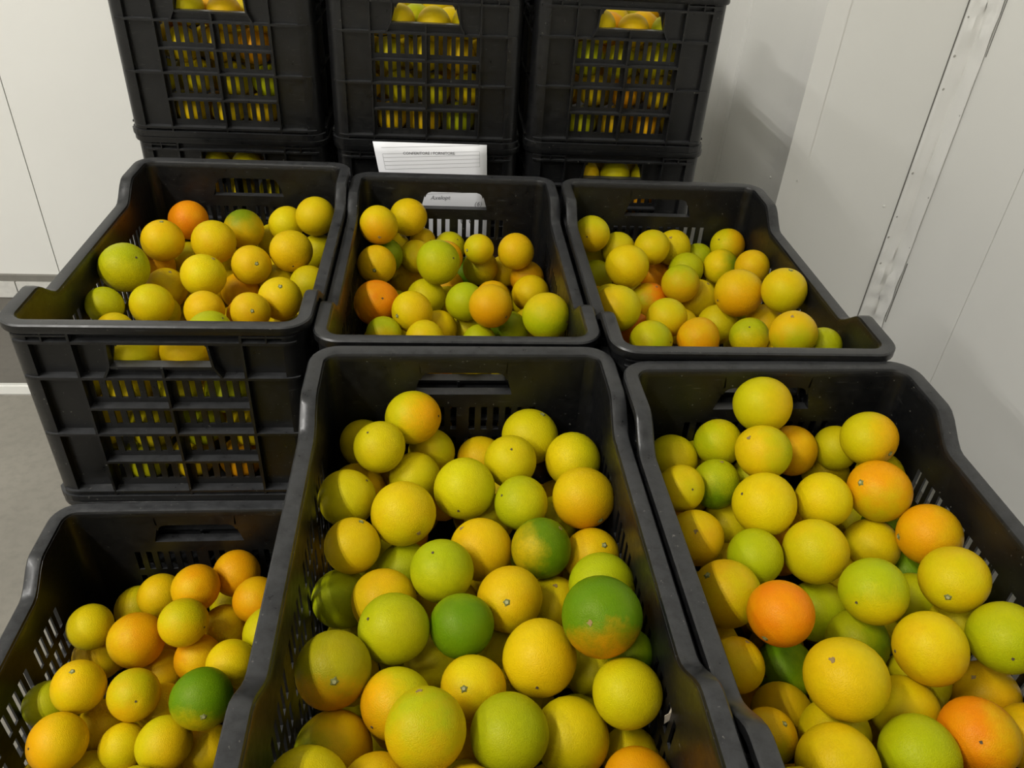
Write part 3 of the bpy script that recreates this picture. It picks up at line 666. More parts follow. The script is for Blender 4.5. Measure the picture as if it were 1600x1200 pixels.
FL|-2981,-471,4529,355|YG>YO|||-89,-37,26|half-hidden yellow-green golden-tinged orange, second from left, second row from back, low front left crate
FL|-3217,-1375,5251,315|YG||||yellow-green orange, first from left, second row from back, low front left crate
FL|-2500,-1633,5279,383|O>YO|||-89,-37,26|orange-coloured golden-tinged orange, second from left, third row from back, low front left crate
FL|-1800,-1612,5620,332|YO>YG|94,-33,5|d|-5,6,100|golden yellow-green-tinged dark-dotted orange, third from left, second row from back, low front left crate
FL|-1458,-1141,4886,332|YO||||half-hidden golden orange, fourth from left, second row from back, low front left crate
FL|-1605,-403,4512,302|YG||||half-hidden yellow-green orange, fifth from left, second row from back, low front left crate
FL|-648,-1647,5370,376|YG||||yellow-green orange, sixth from left, third row from back, low front left crate
FL|-1352,-916,4292,316|Y||||half-hidden yellow orange, fifth from left, third row from back, low front left crate
FL|-3262,-1371,4583,355|YO||||half-hidden golden orange, first from left, third row from back, low front left crate
FL|-1672,-1755,4989,330|O>YO|||80,-49,35|half-hidden orange-coloured golden-tinged orange, fourth from left, third row from back, low front left crate
FL|-1057,-2195,5465,322|Y||||yellow orange, third from left, fourth row from back, low front left crate
FL|-2224,-1728,4629,330|YO||||half-hidden golden orange, second from left, fourth row from back, low front left crate
FL|-2925,-2481,5462,337|YO>Y|2,-2,100|s|-4,-92,-39|golden yellow-tinged stem-showing orange, first from left, fourth row from back, low front left crate
FL|-2233,-2549,5360,338|YO>YG|40,-70,59|d|-5,6,100|golden yellow-green-tinged dark-dotted orange, second from left, fifth row from back, low front left crate
FL|-1248,-2840,5655,381|G>YO|31,-89,33|s|-4,-92,-39|dark green golden-tinged stem-showing orange, fourth from left, fifth row from back, low front left crate
FL|-3420,-2455,5048,311|LG||||half-hidden lime green orange, first from left, fifth row from back, low front left crate
FL|-2973,-3146,5293,354|YO>O|-68,-52,52|d|-89,-37,26|golden orange-tinged dark-dotted orange, first from left, sixth row from back, low front left crate
FL|-2784,-2552,4658,343|YO||||half-hidden golden orange, second from left, sixth row from back, low front left crate
FL|-2304,-3036,4974,289|Y||||yellow orange, third from left, sixth row from back, low front left crate
FL|-1722,-3150,5190,342|YG>YO|||80,-49,35|yellow-green golden-tinged orange, fourth from left, sixth row from back, low front left crate
FL|-1304,-2972,4675,345|YO||||half-hidden golden orange, fifth from left, sixth row from back, low front left crate
FL|-2053,-2356,4744,332|YO||||half-hidden golden orange, third from left, fifth row from back, low front left crate
FL|-2728,-3195,4586,308|Y||||half-hidden yellow orange, first from left, seventh row from back, low front left crate
FL|-2299,-1134,4356,329|O||||half-hidden orange-coloured orange, third from left, third row from back, low front left crate
BL1|-3416,8249,9747,327|Y||||yellow orange behind slots, fourth row from top, second from left, upper back left crate
BL1|-2711,8256,9716,335|Y||||yellow orange behind slots, fourth row from top, third from left, upper back left crate
BL1|-2005,8252,9775,331|YO||||golden orange behind slots, fourth row from top, fourth from left, upper back left crate
BL1|-3922,8253,10400,331|YG||||yellow-green orange behind slots, third row from top, first from left, upper back left crate
BL1|-3216,8253,10412,331|Y||||yellow orange behind slots, third row from top, second from left, upper back left crate
BL1|-2511,8267,10355,346|Y||||yellow orange behind slots, third row from top, third from left, upper back left crate
BL1|-1805,8260,10352,338|LG||||lime green orange behind slots, third row from top, fourth from left, upper back left crate
BL1|-3416,8256,11008,335|Y||||yellow orange behind slots, second row from top, second from left, upper back left crate
BL1|-2711,8261,11036,340|YO||||golden orange behind slots, second row from top, third from left, upper back left crate
BL1|-2005,8271,11011,350|O||||orange-coloured orange behind slots, second row from top, fourth from left, upper back left crate
BL1|-3922,8266,11694,344|YO||||golden orange behind handle, first row from top, first from left, upper back left crate
BL1|-3216,8251,11694,329|YG||||yellow-green orange behind handle, first row from top, second from left, upper back left crate
BL1|-2511,8261,11611,339|YO||||golden orange behind handle, first row from top, third from left, upper back left crate
BL1|-1805,8261,11616,339|YO||||golden orange behind handle, first row from top, fourth from left, upper back left crate
BC1|672,8248,9702,326|YO||||golden orange behind slots, fourth row from top, second from left, upper back centre crate
BC1|1378,8262,9667,341|YO||||golden orange behind slots, fourth row from top, third from left, upper back centre crate
BC1|2083,8272,9720,350|LG||||lime green orange behind slots, fourth row from top, fourth from left, upper back centre crate
BC1|167,8248,10351,326|YO||||golden orange behind slots, third row from top, first from left, upper back centre crate
BC1|872,8254,10351,333|YG||||yellow-green orange behind slots, third row from top, second from left, upper back centre crate
BC1|1578,8261,10296,339|YG||||yellow-green orange behind slots, third row from top, third from left, upper back centre crate
BC1|2283,8248,10356,326|Y||||yellow orange behind slots, third row from top, fourth from left, upper back centre crate
BC1|672,8253,10983,331|YG||||yellow-green orange behind slots, second row from top, second from left, upper back centre crate
BC1|1378,8261,11003,340|Y||||yellow orange behind slots, second row from top, third from left, upper back centre crate
BC1|2083,8262,11004,341|YO||||golden orange behind slots, second row from top, fourth from left, upper back centre crate
BC1|167,8262,11581,340|YO||||golden orange behind handle, first row from top, first from left, upper back centre crate
BC1|872,8247,11616,326|Y||||yellow orange behind handle, first row from top, second from left, upper back centre crate
BC1|1578,8260,11581,339|Y||||yellow orange behind handle, first row from top, third from left, upper back centre crate
BC1|2283,8252,11637,331|Y||||yellow orange behind handle, first row from top, fourth from left, upper back centre crate
BR1|4750,8264,9725,342|LG||||lime green orange behind slots, fourth row from top, second from left, upper back right crate
BR1|5455,8257,9757,335|YO||||golden orange behind slots, fourth row from top, third from left, upper back right crate
BR1|6160,8252,9725,331|O||||orange-coloured orange behind slots, fourth row from top, fourth from left, upper back right crate
BR1|4244,8263,10408,342|YO||||golden orange behind slots, third row from top, first from left, upper back right crate
BR1|4950,8252,10432,330|Y||||yellow orange behind slots, third row from top, second from left, upper back right crate
BR1|5655,8255,10402,333|O||||orange-coloured orange behind slots, third row from top, third from left, upper back right crate
BR1|6360,8259,10413,337|YO||||golden orange behind slots, third row from top, fourth from left, upper back right crate
BR1|4750,8273,11050,351|LG||||lime green orange behind slots, second row from top, second from left, upper back right crate
BR1|5455,8272,11011,351|YG||||yellow-green orange behind slots, second row from top, third from left, upper back right crate
BR1|6160,8256,11030,335|YG||||yellow-green orange behind slots, second row from top, fourth from left, upper back right crate
BR1|4244,8253,11625,332|YO||||golden orange behind handle, first row from top, first from left, upper back right crate
BR1|4950,8252,11674,331|Y||||yellow orange behind handle, first row from top, second from left, upper back right crate
BR1|5655,8254,11627,333|YO||||golden orange behind handle, first row from top, third from left, upper back right crate
BR1|6360,8248,11639,326|LG||||lime green orange behind handle, first row from top, fourth from left, upper back right crate
BR2|4266,8282,8600,339|LG||||lime green orange glimpsed through handle, first from left, lower back right crate
BR2|4972,8279,8555,335|YO||||golden orange glimpsed through handle, second from left, lower back right crate
BR2|5677,8291,8562,348|YG||||yellow-green orange glimpsed through handle, third from left, lower back right crate
BR2|6383,8280,8553,336|YG||||yellow-green orange glimpsed through handle, fourth from left, lower back right crate
"""
HIDDEN="""-2177,2219,7460,330 -3014,1873,7481,367 -1589,1440,7499,359 -2505,3917,7551,346 -1358,4743,7687,356 -2715,1322,7918,355 -1292,2098,7835,331 -3315,5683,7540,365 -2238,4644,7447,359 -2372,5195,7895,339 -575,1455,8192,344 -1880,3323,7464,332 -3295,4035,7521,359 -595,3348,7462,320 -1283,3540,7425,317 -1503,2797,7945,336 -564,4456,7448,347 -3397,1298,7831,342 -685,2108,7525,345 -682,1263,7518,362 -3278,2526,7586,327 -924,5629,7447,336 -2298,1188,8392,323 -2327,1549,7450,329 -1252,1166,8287,328 -2801,2350,6966,340 -1611,5254,6793,345 -1196,4252,6723,322 -2763,1233,6939,359 -572,4239,6784,327 -3141,3086,6792,343 -1351,2926,7041,353 -2078,3592,6800,315 -2632,5429,7185,319 -705,5150,6810,330 -2937,2943,7902,316 -3277,4894,7273,359 -1915,1353,6843,320 -3013,3923,6930,347 -2113,2342,6802,349 -2359,2906,7507,312 -1058,3497,6789,315 -2342,4928,6763,314 -3342,5416,6785,328 -559,1829,6987,313 -694,2621,6878,346 -1505,1998,6864,328 -3460,1218,7081,319 -2221,1886,8006,320 -2146,5731,7419,329 -2522,3364,7168,324 -1088,1497,6865,365 -1850,4402,6828,337 -1844,5186,7514,326 -3202,4495,6766,318 -3116,1818,6779,328 -3226,3416,7337,331 -2490,4281,6778,342 -1225,5757,6818,316 556,524,6616,335 1261,531,6597,343 1966,531,6628,342 2672,536,6627,347 3377,535,6590,346 778,525,7255,336 1483,536,7235,347 2894,518,7243,329 556,527,7882,338 1261,532,7897,343 1966,514,7902,325 2672,516,7875,327 3377,526,7908,337 778,531,8538,342 1483,516,8523,327 2189,511,8520,322 2894,535,8540,346 1123,3266,7496,365 997,1391,7977,327 2414,1157,7837,340 3327,1724,7420,333 528,1189,7316,329 759,1867,7290,317 1410,1182,7430,351 2319,1874,7302,361 1867,5110,7297,351 2733,3963,7483,366 840,4199,7347,348 2961,1063,7534,332 2669,3516,7964,316 3487,1346,7896,317 723,2641,7529,331 1526,2290,7309,336 2905,2413,7338,324 3350,3403,7476,315 2010,867,7350,317 1648,1061,8183,332 1973,1681,7870,321 1828,4552,8222,328 2999,2724,6601,333 1157,5462,6664,350 1630,2905,6651,326 3145,4516,6715,359 2467,3125,6766,350 2248,1496,6729,349 2724,2089,6660,323 2462,5390,6725,350 1931,2253,6598,323 585,2501,6900,360 1826,5131,6632,323 580,4785,7023,346 1524,1301,6594,331 513,1144,6666,318 1285,1892,6850,348 2438,4416,6958,312 2082,2568,7167,340 813,3564,6603,316 1694,3930,6608,339 2820,3625,6607,318 2800,1161,6724,329 3450,2167,6847,356 3455,4023,7111,333 1458,4450,6865,318 839,4269,6637,354 3445,2773,7083,332 984,2931,6645,322 3429,1397,6669,318 2833,4868,7214,318 542,1784,6716,325 3444,3505,6708,345 539,5526,6934,331 542,3143,7064,316 4476,-61,6818,327 5182,-56,6849,336 5887,-65,6846,331 6593,-59,6833,341 7298,-61,6842,342 4698,-44,7468,345 6109,-74,7459,323 6815,-58,7447,342 4476,-42,8105,346 5182,-51,8114,341 5887,-72,8085,323 6593,-66,8122,334 7298,-80,8108,323 4698,-54,8763,335 5404,-49,8735,344 6109,-72,8757,325 6815,-63,8762,338 7312,1140,7622,331 6711,4571,7521,326 6452,1598,7540,342 6048,3029,7704,337 5272,982,7682,319 4616,3736,7730,355 6863,524,8162,353 6217,1020,8041,336 4668,728,7893,356 5175,1658,7557,353 5361,4446,7561,349 6108,2094,7897,342 4709,3066,8144,345 7161,3859,7808,332 5564,449,7970,314 7057,1847,7535,324 4466,2271,7599,342 4497,1611,7735,315 6166,559,7591,318 7343,3274,7838,315 7331,5041,7529,317 7405,442,7756,321 6199,509,8458,313 7337,1117,8281,337 4437,491,8448,315 5802,1329,7693,317 5393,-22,7525,322 7306,2781,7308,324 4950,3998,7137,361 4820,1046,6991,337 6560,2006,6962,341 5441,2266,6848,324 5341,3459,6932,365 6956,1494,6939,316 7088,3920,7156,347 5569,5065,7045,329 6462,4990,6838,320 4635,3392,6924,328 5937,699,6979,362 4679,5052,7166,338 6871,688,7452,318 5881,1865,7124,350 6563,3439,7213,345 6133,4183,7473,352 4697,1759,6991,321 5927,2571,7153,343 4888,2826,6837,314 7325,808,6954,359 5780,4438,6874,363 7360,4553,6838,322 6551,4349,6959,325 5406,1516,6844,338 6602,2810,6974,325 7291,2394,6823,328 5393,2471,7486,329 4517,2350,6922,332 5976,3758,6995,329 6619,886,6900,336 5114,4632,6913,344 5218,607,7165,314 4448,473,7162,324 7404,1681,8045,312 7408,3356,7102,318 1992,-5528,8024,340 2756,-5630,8020,338 779,-3690,7284,323 2129,-5751,7281,332 1367,-4274,7396,349 2306,-2290,7334,348 1785,-975,7331,319 823,-5418,7416,347 1145,-616,7338,315 2475,-4164,7397,358 3179,-4414,7364,312 1956,-5149,7448,333 3376,-1100,7319,342 2810,-5394,7382,341 1862,-2860,7385,342 2690,-1043,7380,360 2993,-2263,7352,314 1452,-5700,7413,335 762,-4924,6957,327 3292,-3179,6787,366 3527,-2204,6722,338 2193,-2724,6689,337 1093,-4234,6710,340 651,-1337,6622,311 3582,-5499,6639,330 1817,-3930,6670,340 1559,-1867,6809,318 750,-2838,6872,350 1375,-3256,7002,341 1773,-5151,6745,316 2219,-1733,6736,335 3527,-1497,6646,348 2893,-2577,6802,332 1121,-5485,6647,346 3127,-588,6800,323 1273,-1365,7000,322 3340,-4202,6808,343 2289,-654,6631,363 2129,-4518,6618,355 2747,-3784,6760,321 2918,-4887,6801,361 2842,-1570,6638,356 1403,-665,6759,355 913,-2205,6801,319 2797,-5759,6850,323 2171,-3383,6654,322 733,-3507,6638,315 3379,-5635,7234,322 1485,-2622,6865,316 3503,-2692,7178,324 1948,-4524,7249,321 7540,-4995,7854,319 5390,-5988,8466,321 6208,-5929,8378,324 4793,-5766,8280,305 5951,-5689,7641,317 4992,-1430,7541,315 5668,-1266,7413,336 4925,-5885,7669,314 6632,-1785,7597,325 4663,-4733,7455,355 6672,-5133,7394,366 6567,-5842,7678,357 5325,-2546,7515,364 6039,-4283,7417,316 4578,-1877,7828,328 4693,-2931,7554,316 4779,-3602,7489,339 5132,-5326,7489,315 5914,-1352,7987,322 7591,-6094,7409,321 5542,-3275,7693,334 6612,-2617,7534,313 6338,-1232,7416,326 7508,-1539,8190,320 5433,-5133,6777,343 5733,-5870,6774,325 4873,-3391,6852,366 7426,-3671,7271,330 7144,-5662,6832,330 6237,-3783,6984,350 7433,-4335,6808,324 5861,-4582,6923,320 4668,-4076,6978,341 4700,-2555,6779,312 4673,-6080,6702,312 6941,-2120,6971,316 6555,-4547,6912,350 6340,-5491,6853,344 5832,-1840,6816,320 4866,-1830,6825,319 6892,-3564,6844,325 5859,-994,6731,320 5881,-2661,6777,315 6737,-1485,6959,342 6572,-2674,6784,336 7217,-3067,7073,322 4752,-1038,6794,329 7037,-943,6792,324 5822,-3245,6944,331 5128,-4453,6713,341 7362,-5088,6913,316 5437,-6079,7322,334 7582,-5979,8257,333 7411,-1779,6765,314 4627,-4974,6848,313 7372,-2505,6728,320 4551,-998,7511,317 4694,-5531,7013,316 5919,-4300,8041,312 6671,-6070,7036,344 5462,-3886,6684,315 -1887,-3778,5195,309 -1232,-3792,5095,316 -2998,-3781,5142,301 -3056,-5269,5209,353 -1714,-5347,4776,314 -585,-4615,4810,350 -1155,-4779,4475,352 -2163,-4489,4714,337 -2407,-5458,5293,351 -3133,-4779,4740,320 -1296,-4847,5313,350 -401,-4973,5315,314 -992,-5555,5196,339 -3223,-5303,4434,324 -456,-5465,4450,317 -2605,-5082,4386,353 -2206,-5604,4348,338 -1107,-5412,4351,316 -3352,-3147,4440,313 -982,-583,4729,344 -3258,-2199,4394,326 -1972,-2931,4452,323 -2531,-4854,5130,323 -1347,-1569,4358,331 -2886,-4367,4388,313 -2120,-3489,4641,317 -1946,-4936,5337,316 -2535,-2870,3884,359 -1644,-2696,3697,347 -3325,-895,4064,330 -2142,-488,3947,319 -3143,-4265,3752,313 -1632,-4255,3866,321 -2308,-1709,3907,351 -3372,-2528,3725,337 -2541,-4078,3943,313 -2653,-4905,3716,328 -745,-5532,3773,365 -3336,-5265,3831,315 -1676,-1459,3788,318 -951,-4528,3745,330 -1780,-4994,3686,319 -2721,-2235,3769,335 -2860,-1360,3639,318 -426,-4172,3847,330 -1789,-2084,4117,315 -916,-520,3796,323 -1368,-2356,4860,329 -2772,-715,3708,333 -2315,-5603,3711,339 -671,-1142,4646,336 -486,-4839,4156,355 -1648,-5609,3762,327 -1450,-3280,4126,343 -3324,-1882,3715,337 -4122,8247,9725,326 -1300,8261,9754,339 -4122,8250,11044,329 -1300,8257,10978,335 -3789,8876,9590,332 -3083,8878,9589,335 -2378,8872,9642,329 -1672,8872,9583,328 -3589,8873,10257,329 -2883,8893,10282,349 -2178,8874,10275,330 -1472,8890,10294,347 -3789,8893,10926,350 -3083,8875,10922,331 -2378,8881,10868,337 -1672,8871,10880,328 -3589,8889,11506,345 -2883,8879,11539,335 -2178,8891,11518,348 -1472,8894,11563,350 -2136,10437,11309,343 -3640,12698,11527,345 -3239,10992,11163,338 -2587,12953,11126,347 -1388,10667,11277,366 -3599,12043,11084,361 -1380,12608,11095,338 -2022,12024,11510,364 -2540,11121,11627,342 -3178,9850,11417,352 -1195,13352,11245,338 -1351,9658,11228,323 -3784,10726,11528,323 -3914,13261,11139,350 -3132,13137,11559,326 -1911,13109,11547,342 -2975,11572,11204,334 -3857,11319,11102,359 -2544,9953,11071,345 -3958,9894,11193,328 -2968,12235,11421,351 -1374,11444,11537,358 -2070,9446,11142,330 -2034,11389,11106,363 -1189,12247,11593,326 -2730,10480,11568,338 -2579,9496,11575,352 -4036,11771,11584,339 -33,8258,9737,336 2789,8260,9703,339 -33,8262,10988,340 2789,8250,11011,329 300,8874,9541,331 1005,8877,9571,333 1711,8883,9613,339 2416,8894,9608,350 500,8882,10252,338 1205,8875,10196,332 1911,8895,10234,351 2616,8869,10184,326 300,8888,10828,345 1005,8888,10879,345 1711,8881,10859,338 2416,8874,10883,330 500,8870,11532,327 1205,8890,11493,347 1911,8873,11478,330 2616,8879,11517,335 1668,9996,11590,353 1565,11487,11293,354 2521,10155,11079,357 1256,12054,11098,337 2050,12249,11236,345 2652,11650,11599,336 863,10596,11052,324 622,9694,11573,353 512,12804,11325,352 537,11600,11328,355 321,10303,11491,328 2453,10855,11116,335 2055,13141,11300,325 1381,12935,11517,336 1385,9506,11200,328 2876,13251,11380,355 386,10998,11577,326 2739,12336,11494,326 53,12214,11244,338 1042,13304,11093,349 -45,9799,11214,336 1712,10664,11192,340 2741,9489,11163,345 -52,13307,11099,335 2116,9640,11197,324 1029,11028,11587,326 -22,10698,11039,358 2272,11493,11056,343 2857,10492,11576,352 4044,8247,9714,326 6866,8257,9727,335 4044,8265,10997,344 6866,8270,11007,349 4377,8872,9663,329 5083,8869,9662,326 5788,8878,9679,335 6494,8873,9643,329 4577,8870,10260,326 5283,8873,10261,330 5988,8879,10294,336 6694,8889,10305,345 4377,8883,10954,340 5083,8887,10888,343 5788,8880,10877,336 6494,8885,10944,342 4577,8876,11571,332 5283,8882,11520,338 5988,8883,11567,340 6694,8896,11525,352 5503,9566,11520,345 6467,10211,11246,340 5730,13302,11098,359 5435,11475,11456,333 4994,10271,11603,361 4179,10093,11324,352 4298,12841,11260,336 6145,12595,11388,329 6131,10965,11292,322 4550,10743,11399,333 6902,10754,11087,334 4138,11903,11376,362 6313,11690,11167,357 6908,12726,11387,340 6935,9873,11578,325 4810,12110,11118,365 4571,11431,11606,332 4811,13334,11423,350 6845,12058,11345,344 6311,9540,11203,366 5658,12146,11095,333 5727,10209,11108,329 6640,11261,11602,365 4783,9766,11120,347 5472,12589,11604,357 5598,10635,11660,364 5155,10934,11199,353 6349,13232,11543,332 4109,9358,11590,352 -4100,8277,7939,334 -3394,8276,7963,333 -2689,8275,7962,331 -1983,8276,7956,333 -1278,8287,7952,344 -3900,8269,8595,326 -3194,8290,8544,346 -2489,8271,8542,327 -1783,8288,8598,344 -1558,10448,8548,348 -1385,12324,8550,348 -1829,12960,8545,353 -4024,9282,8449,326 -3563,13269,8440,324 -2909,11459,8456,350 -3136,9274,8478,353 -3183,10515,8501,353 -3332,12328,8466,353 -2398,10501,8557,335 -2501,12910,8460,355 -4080,12682,8447,341 -2167,11668,8506,341 -2224,9086,8530,362 -1557,11478,8445,333 -3991,10861,8489,325 -1707,9740,8553,325 -3984,10155,8470,365 -2530,9737,8522,323 -2624,12145,8457,328 -4014,11948,8518,334 -1390,9111,8440,353 -1206,13271,8544,356 -11,8279,7903,335 694,8283,7873,340 1400,8287,7858,343 2105,8288,7901,345 2811,8295,7900,352 189,8285,8562,341 894,8285,8492,341 1600,8289,8563,345 2305,8290,8504,347 1398,9459,8515,355 818,13225,8408,324 2011,12178,8443,352 2089,9597,8420,350 433,10219,8425,327 89,9586,8509,364 2052,11320,8446,356 1687,10451,8468,364 2750,11497,8394,342 483,11199,8458,339 2627,10322,8513,364 1806,13061,8444,355 1170,12573,8388,345 120,11749,8489,325 2922,9290,8402,329 605,8941,8390,342 2590,13212,8510,357 1404,11806,8420,331 1163,10954,8397,340 152,13217,8431,333 2168,8926,8440,329 530,12327,8389,338 2766,12334,8458,331 25,10690,8438,324 750,9647,8395,333 4066,8278,7951,335 4772,8280,7988,336 5477,8271,7960,327 6183,8279,7980,335 6888,8270,7964,327 5824,12519,8484,356 4132,12096,8477,360 4963,13346,8552,338 5281,11640,8531,347 5262,9075,8520,356 4407,9905,8542,332 4130,13161,8482,331 6784,11271,8573,323 5602,10315,8478,349 6090,8988,8521,345 5941,9726,8458,345 6317,10241,8521,325 6635,13026,8505,347 6982,9938,8559,327 4560,9140,8541,366 6859,9276,8515,337 4089,10874,8530,322 6484,12275,8508,364 4631,11407,8463,329 5798,13324,8530,366 4972,12562,8470,337 4760,10689,8510,332 5884,11259,8489,351 5112,9830,8546,344 6971,10652,8478,355"""
CRATE_LABEL = {
 'ML': 'black slotted crate in the middle row left, its front end and grip hole fully showing',
 'CM': 'black slotted crate in the centre of the middle row, paper showing through its rear grip',
 'MR': 'black slotted crate of the middle row beside the riveted wall corner',
 'CF': 'large black crate of yellow-green oranges front and centre',
 'RF': 'large black crate at the front right nearest the pale wall',
 'FL': 'lowest open black crate at front left below the front middle crate rim',
 'BL1': 'topmost black crate of the back left stack beside the pale wall',
 'BC1': 'topmost black crate of the back centre stack above the hanging paper',
 'BR1': 'topmost black crate of the back right stack near the boxed-out wall corner',
 'BL2': 'black crate under the topmost one of the back left stack',
 'BC2': 'black crate in the back centre stack behind the hanging paper',
 'BR2': 'black crate under the topmost one of the back right stack, oranges in its grip',
 'ML2': 'black crate rim just showing beneath the middle-row left crate'}
SH = CH * K
base_crate = build_crate()
used = False
def place(key, loc, rz):
    global used
    o = base_crate if not used else copy_tree(base_crate); used = True
    o.location = loc; o.rotation_euler = (0, 0, math.radians(rz))
    return tag(o, CRATE_LABEL[key], 'crate', 'black plastic fruit crates')
for key, (x, y, z, a, sx, sy) in CRATES.items(): place(key, (x, y, z), a).scale = (sx, sy, 1)
x, y, z, a, sx, sy = CRATES['ML']; ml2 = place('ML2', (x, y + .002, z - SH), a)
# the lower crates that carry the stacks: one plain mesh each
hid = MB()
for part, sub in ((rim_mesh(), None),): hid.add(part.v, part.f)
for mk in (end_wall_mesh, side_wall_mesh):
    p = mk(); hid.add(p.v, p.f); hid.add([(CW - a, CL - b, c) for a, b, c in p.v], p.f)
p = corner_mesh(); hid.add(p.v, p.f); hid.add([(CW - a, CL - b, c) for a, b, c in p.v], p.f)
hid.add([(CW - a, b, c) for a, b, c in p.v], [f[::-1] for f in p.f]); hid.add([(a, CL - b, c) for a, b, c in p.v], [f[::-1] for f in p.f])
for z in (.0105, CH - .2585, CH - .1615, CH - .0745, CH - CD - .0235):
    hid.box((RO, RO + .03, z - .004), (RI, CL - RO - .03, z)); hid.box((CW - RI, RO + .03, z - .004), (CW - RO, CL - RO - .03, z))
    hid.box((RO + .03, RO, z - .004), (CW - RO - .03, RI, z)); hid.box((RO + .03, CL - RI, z - .004), (CW - RO - .03, CL - RO, z))
hid.box((.012, .012, 0), (CW - .012, CL - .012, .0065))
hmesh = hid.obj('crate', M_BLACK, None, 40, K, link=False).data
STK = {'ML2': 'middle-row left', 'CM': 'middle-row centre', 'MR': 'middle-row right', 'CF': 'front middle', 'RF': 'front right', 'FL': 'low front left', 'BL2': 'back left', 'BC2': 'back centre', 'BR2': 'back right'}
for key, nm in STK.items():
    x, y, z, a, sx, sy = CRATES['ML' if key == 'ML2' else key]
    if key == 'ML2': z -= SH
    n = max(1, int(round(z / SH))); h = z / n
    for k in range(n):
        o = bpy.data.objects.new('crate', hmesh); COLL.objects.link(o)
        o.location = (x, y, z - (k + 1) * h); o.rotation_euler = (0, 0, math.radians(a)); o.scale = (sx, sy, h / SH)
        tag(o, ('black crate standing on the floor at the bottom of the %s stack' if k == n - 1 else 'black crate second from the floor in the %s stack') % nm, 'crate', 'black plastic fruit crates')

# ------------------------------------------------------------------ the oranges
def sphere_mesh(name, seg, rings, seed, mat, dimple=.03):
    rnd = random.Random(seed); ph = [rnd.uniform(0, 6.28) for _ in range(6)]; am = [rnd.uniform(.004, .016) for _ in range(6)]
    V = [(0, 0, 1 - dimple)]; F = []
    for i in range(1, rings):
        th = PI * i / rings
        for k in range(seg):
            a = 2 * PI * k / seg
            d = 1 + am[0] * math.cos(2 * a + ph[0]) * math.sin(th) + am[1] * math.cos(3 * a + ph[1]) * math.sin(th) ** 2 + am[2] * math.cos(2 * th + ph[2]) + am[3] * math.sin(th + a + ph[3]) * math.sin(th)
            d -= dimple * math.exp(-(th / .16) ** 2) + .012 * math.exp(-((PI - th) / .2) ** 2)
            V.append((d * math.sin(th) * math.cos(a), d * math.sin(th) * math.sin(a), d * math.cos(th)))
    V.append((0, 0, -1 + .012)); n = len(V)
    for k in range(seg):
        F.append((0, 1 + k, 1 + (k + 1) % seg))
        for i in range(rings - 2):
            a = 1 + i * seg + k; b = 1 + i * seg + (k + 1) % seg; F.append((a, a + seg, b + seg, b))
        a = 1 + (rings - 2) * seg; F.append((a + k, n - 1, a + (k + 1) % seg))
    me = bpy.data.meshes.new(name); me.from_pydata(V, [], F); me.update()
    me.polygons.foreach_set('use_smooth', [True] * len(me.polygons)); me.materials.append(mat)
    return me
OM = [sphere_mesh('orange', 32, 22, s, M_ORANGE, .022 + .006 * (s % 3)) for s in range(8)]
def star_mesh():
    m = MB(); n = 10; ring = []
    for k in range(n):
        r = .125 + .02 * math.sin(k * 2.3) if k % 2 == 0 else .085; a = 2 * PI * k / n; ring.append((r * math.cos(a), r * math.sin(a), .975 + (.0 if k % 2 == 0 else .012)))
    core = [(.05 * math.cos(2 * PI * k / n), .05 * math.sin(2 * PI * k / n), 1.012) for k in range(n)]
    base = [(.9 * x, .9 * y, .93) for x, y, z in ring]
    m.add(base + ring + core, [(k, (k + 1) % n, n + (k + 1) % n, n + k) for k in range(n)] + [(n + k, n + (k + 1) % n, 2 * n + (k + 1) % n, 2 * n + k) for k in range(n)] + [tuple(range(2 * n, 3 * n))])
    me = m.obj('stem_button', M_CALYX, None, None, 1, False).data
    me.materials.append(M_CALYX2); me.polygons[len(me.polygons) - 1].material_index = 1
    return me
def disc_mesh(name, r, h, mat, jag, seed):
    rnd = random.Random(seed); n = 12; m = MB()
    rr = [r * (1 + rnd.uniform(-jag, jag)) for _ in range(n)]
    low = [(q * math.cos(2 * PI * k / n), q * math.sin(2 * PI * k / n), .945) for k, q in enumerate(rr)]
    top = [(.92 * q * math.cos(2 * PI * k / n), .92 * q * math.sin(2 * PI * k / n), math.sqrt(max(0, 1 - q * q)) - .012 + h) for k, q in enumerate(rr)]
    m.add(low + top + [(0, 0, .982 + h * .4)], [(k, (k + 1) % n, n + (k + 1) % n, n + k) for k in range(n)] + [(n + k, n + (k + 1) % n, 2 * n) for k in range(n)])
    return m.obj(name, mat, None, 60, 1, False).data
STEM = {'s': [star_mesh()], 'd': [disc_mesh('stem_scar', .045, .004, M_DOT, .2, 1)], 't': [disc_mesh('peel_scar', .075, .003, M_SCAR, .4, s) for s in (2, 3)]}
NAMES = {'s': 'stem_button', 'd': 'stem_scar', 't': 'peel_scar'}
rnd = random.Random(77)
def vary(c, r):
    f = r.uniform(.93, 1.05); g = r.uniform(.95, 1.05); return [c[0] * f, c[1] * f * g, c[2]]
GROUP = {'CF': 'oranges in the front middle crate', 'RF': 'oranges in the front right crate', 'FL': 'oranges in the low front left crate', 'ML': 'oranges in the middle-row left crate', 'CM': 'oranges in the middle-row centre crate', 'MR': 'oranges in the middle-row right crate'}
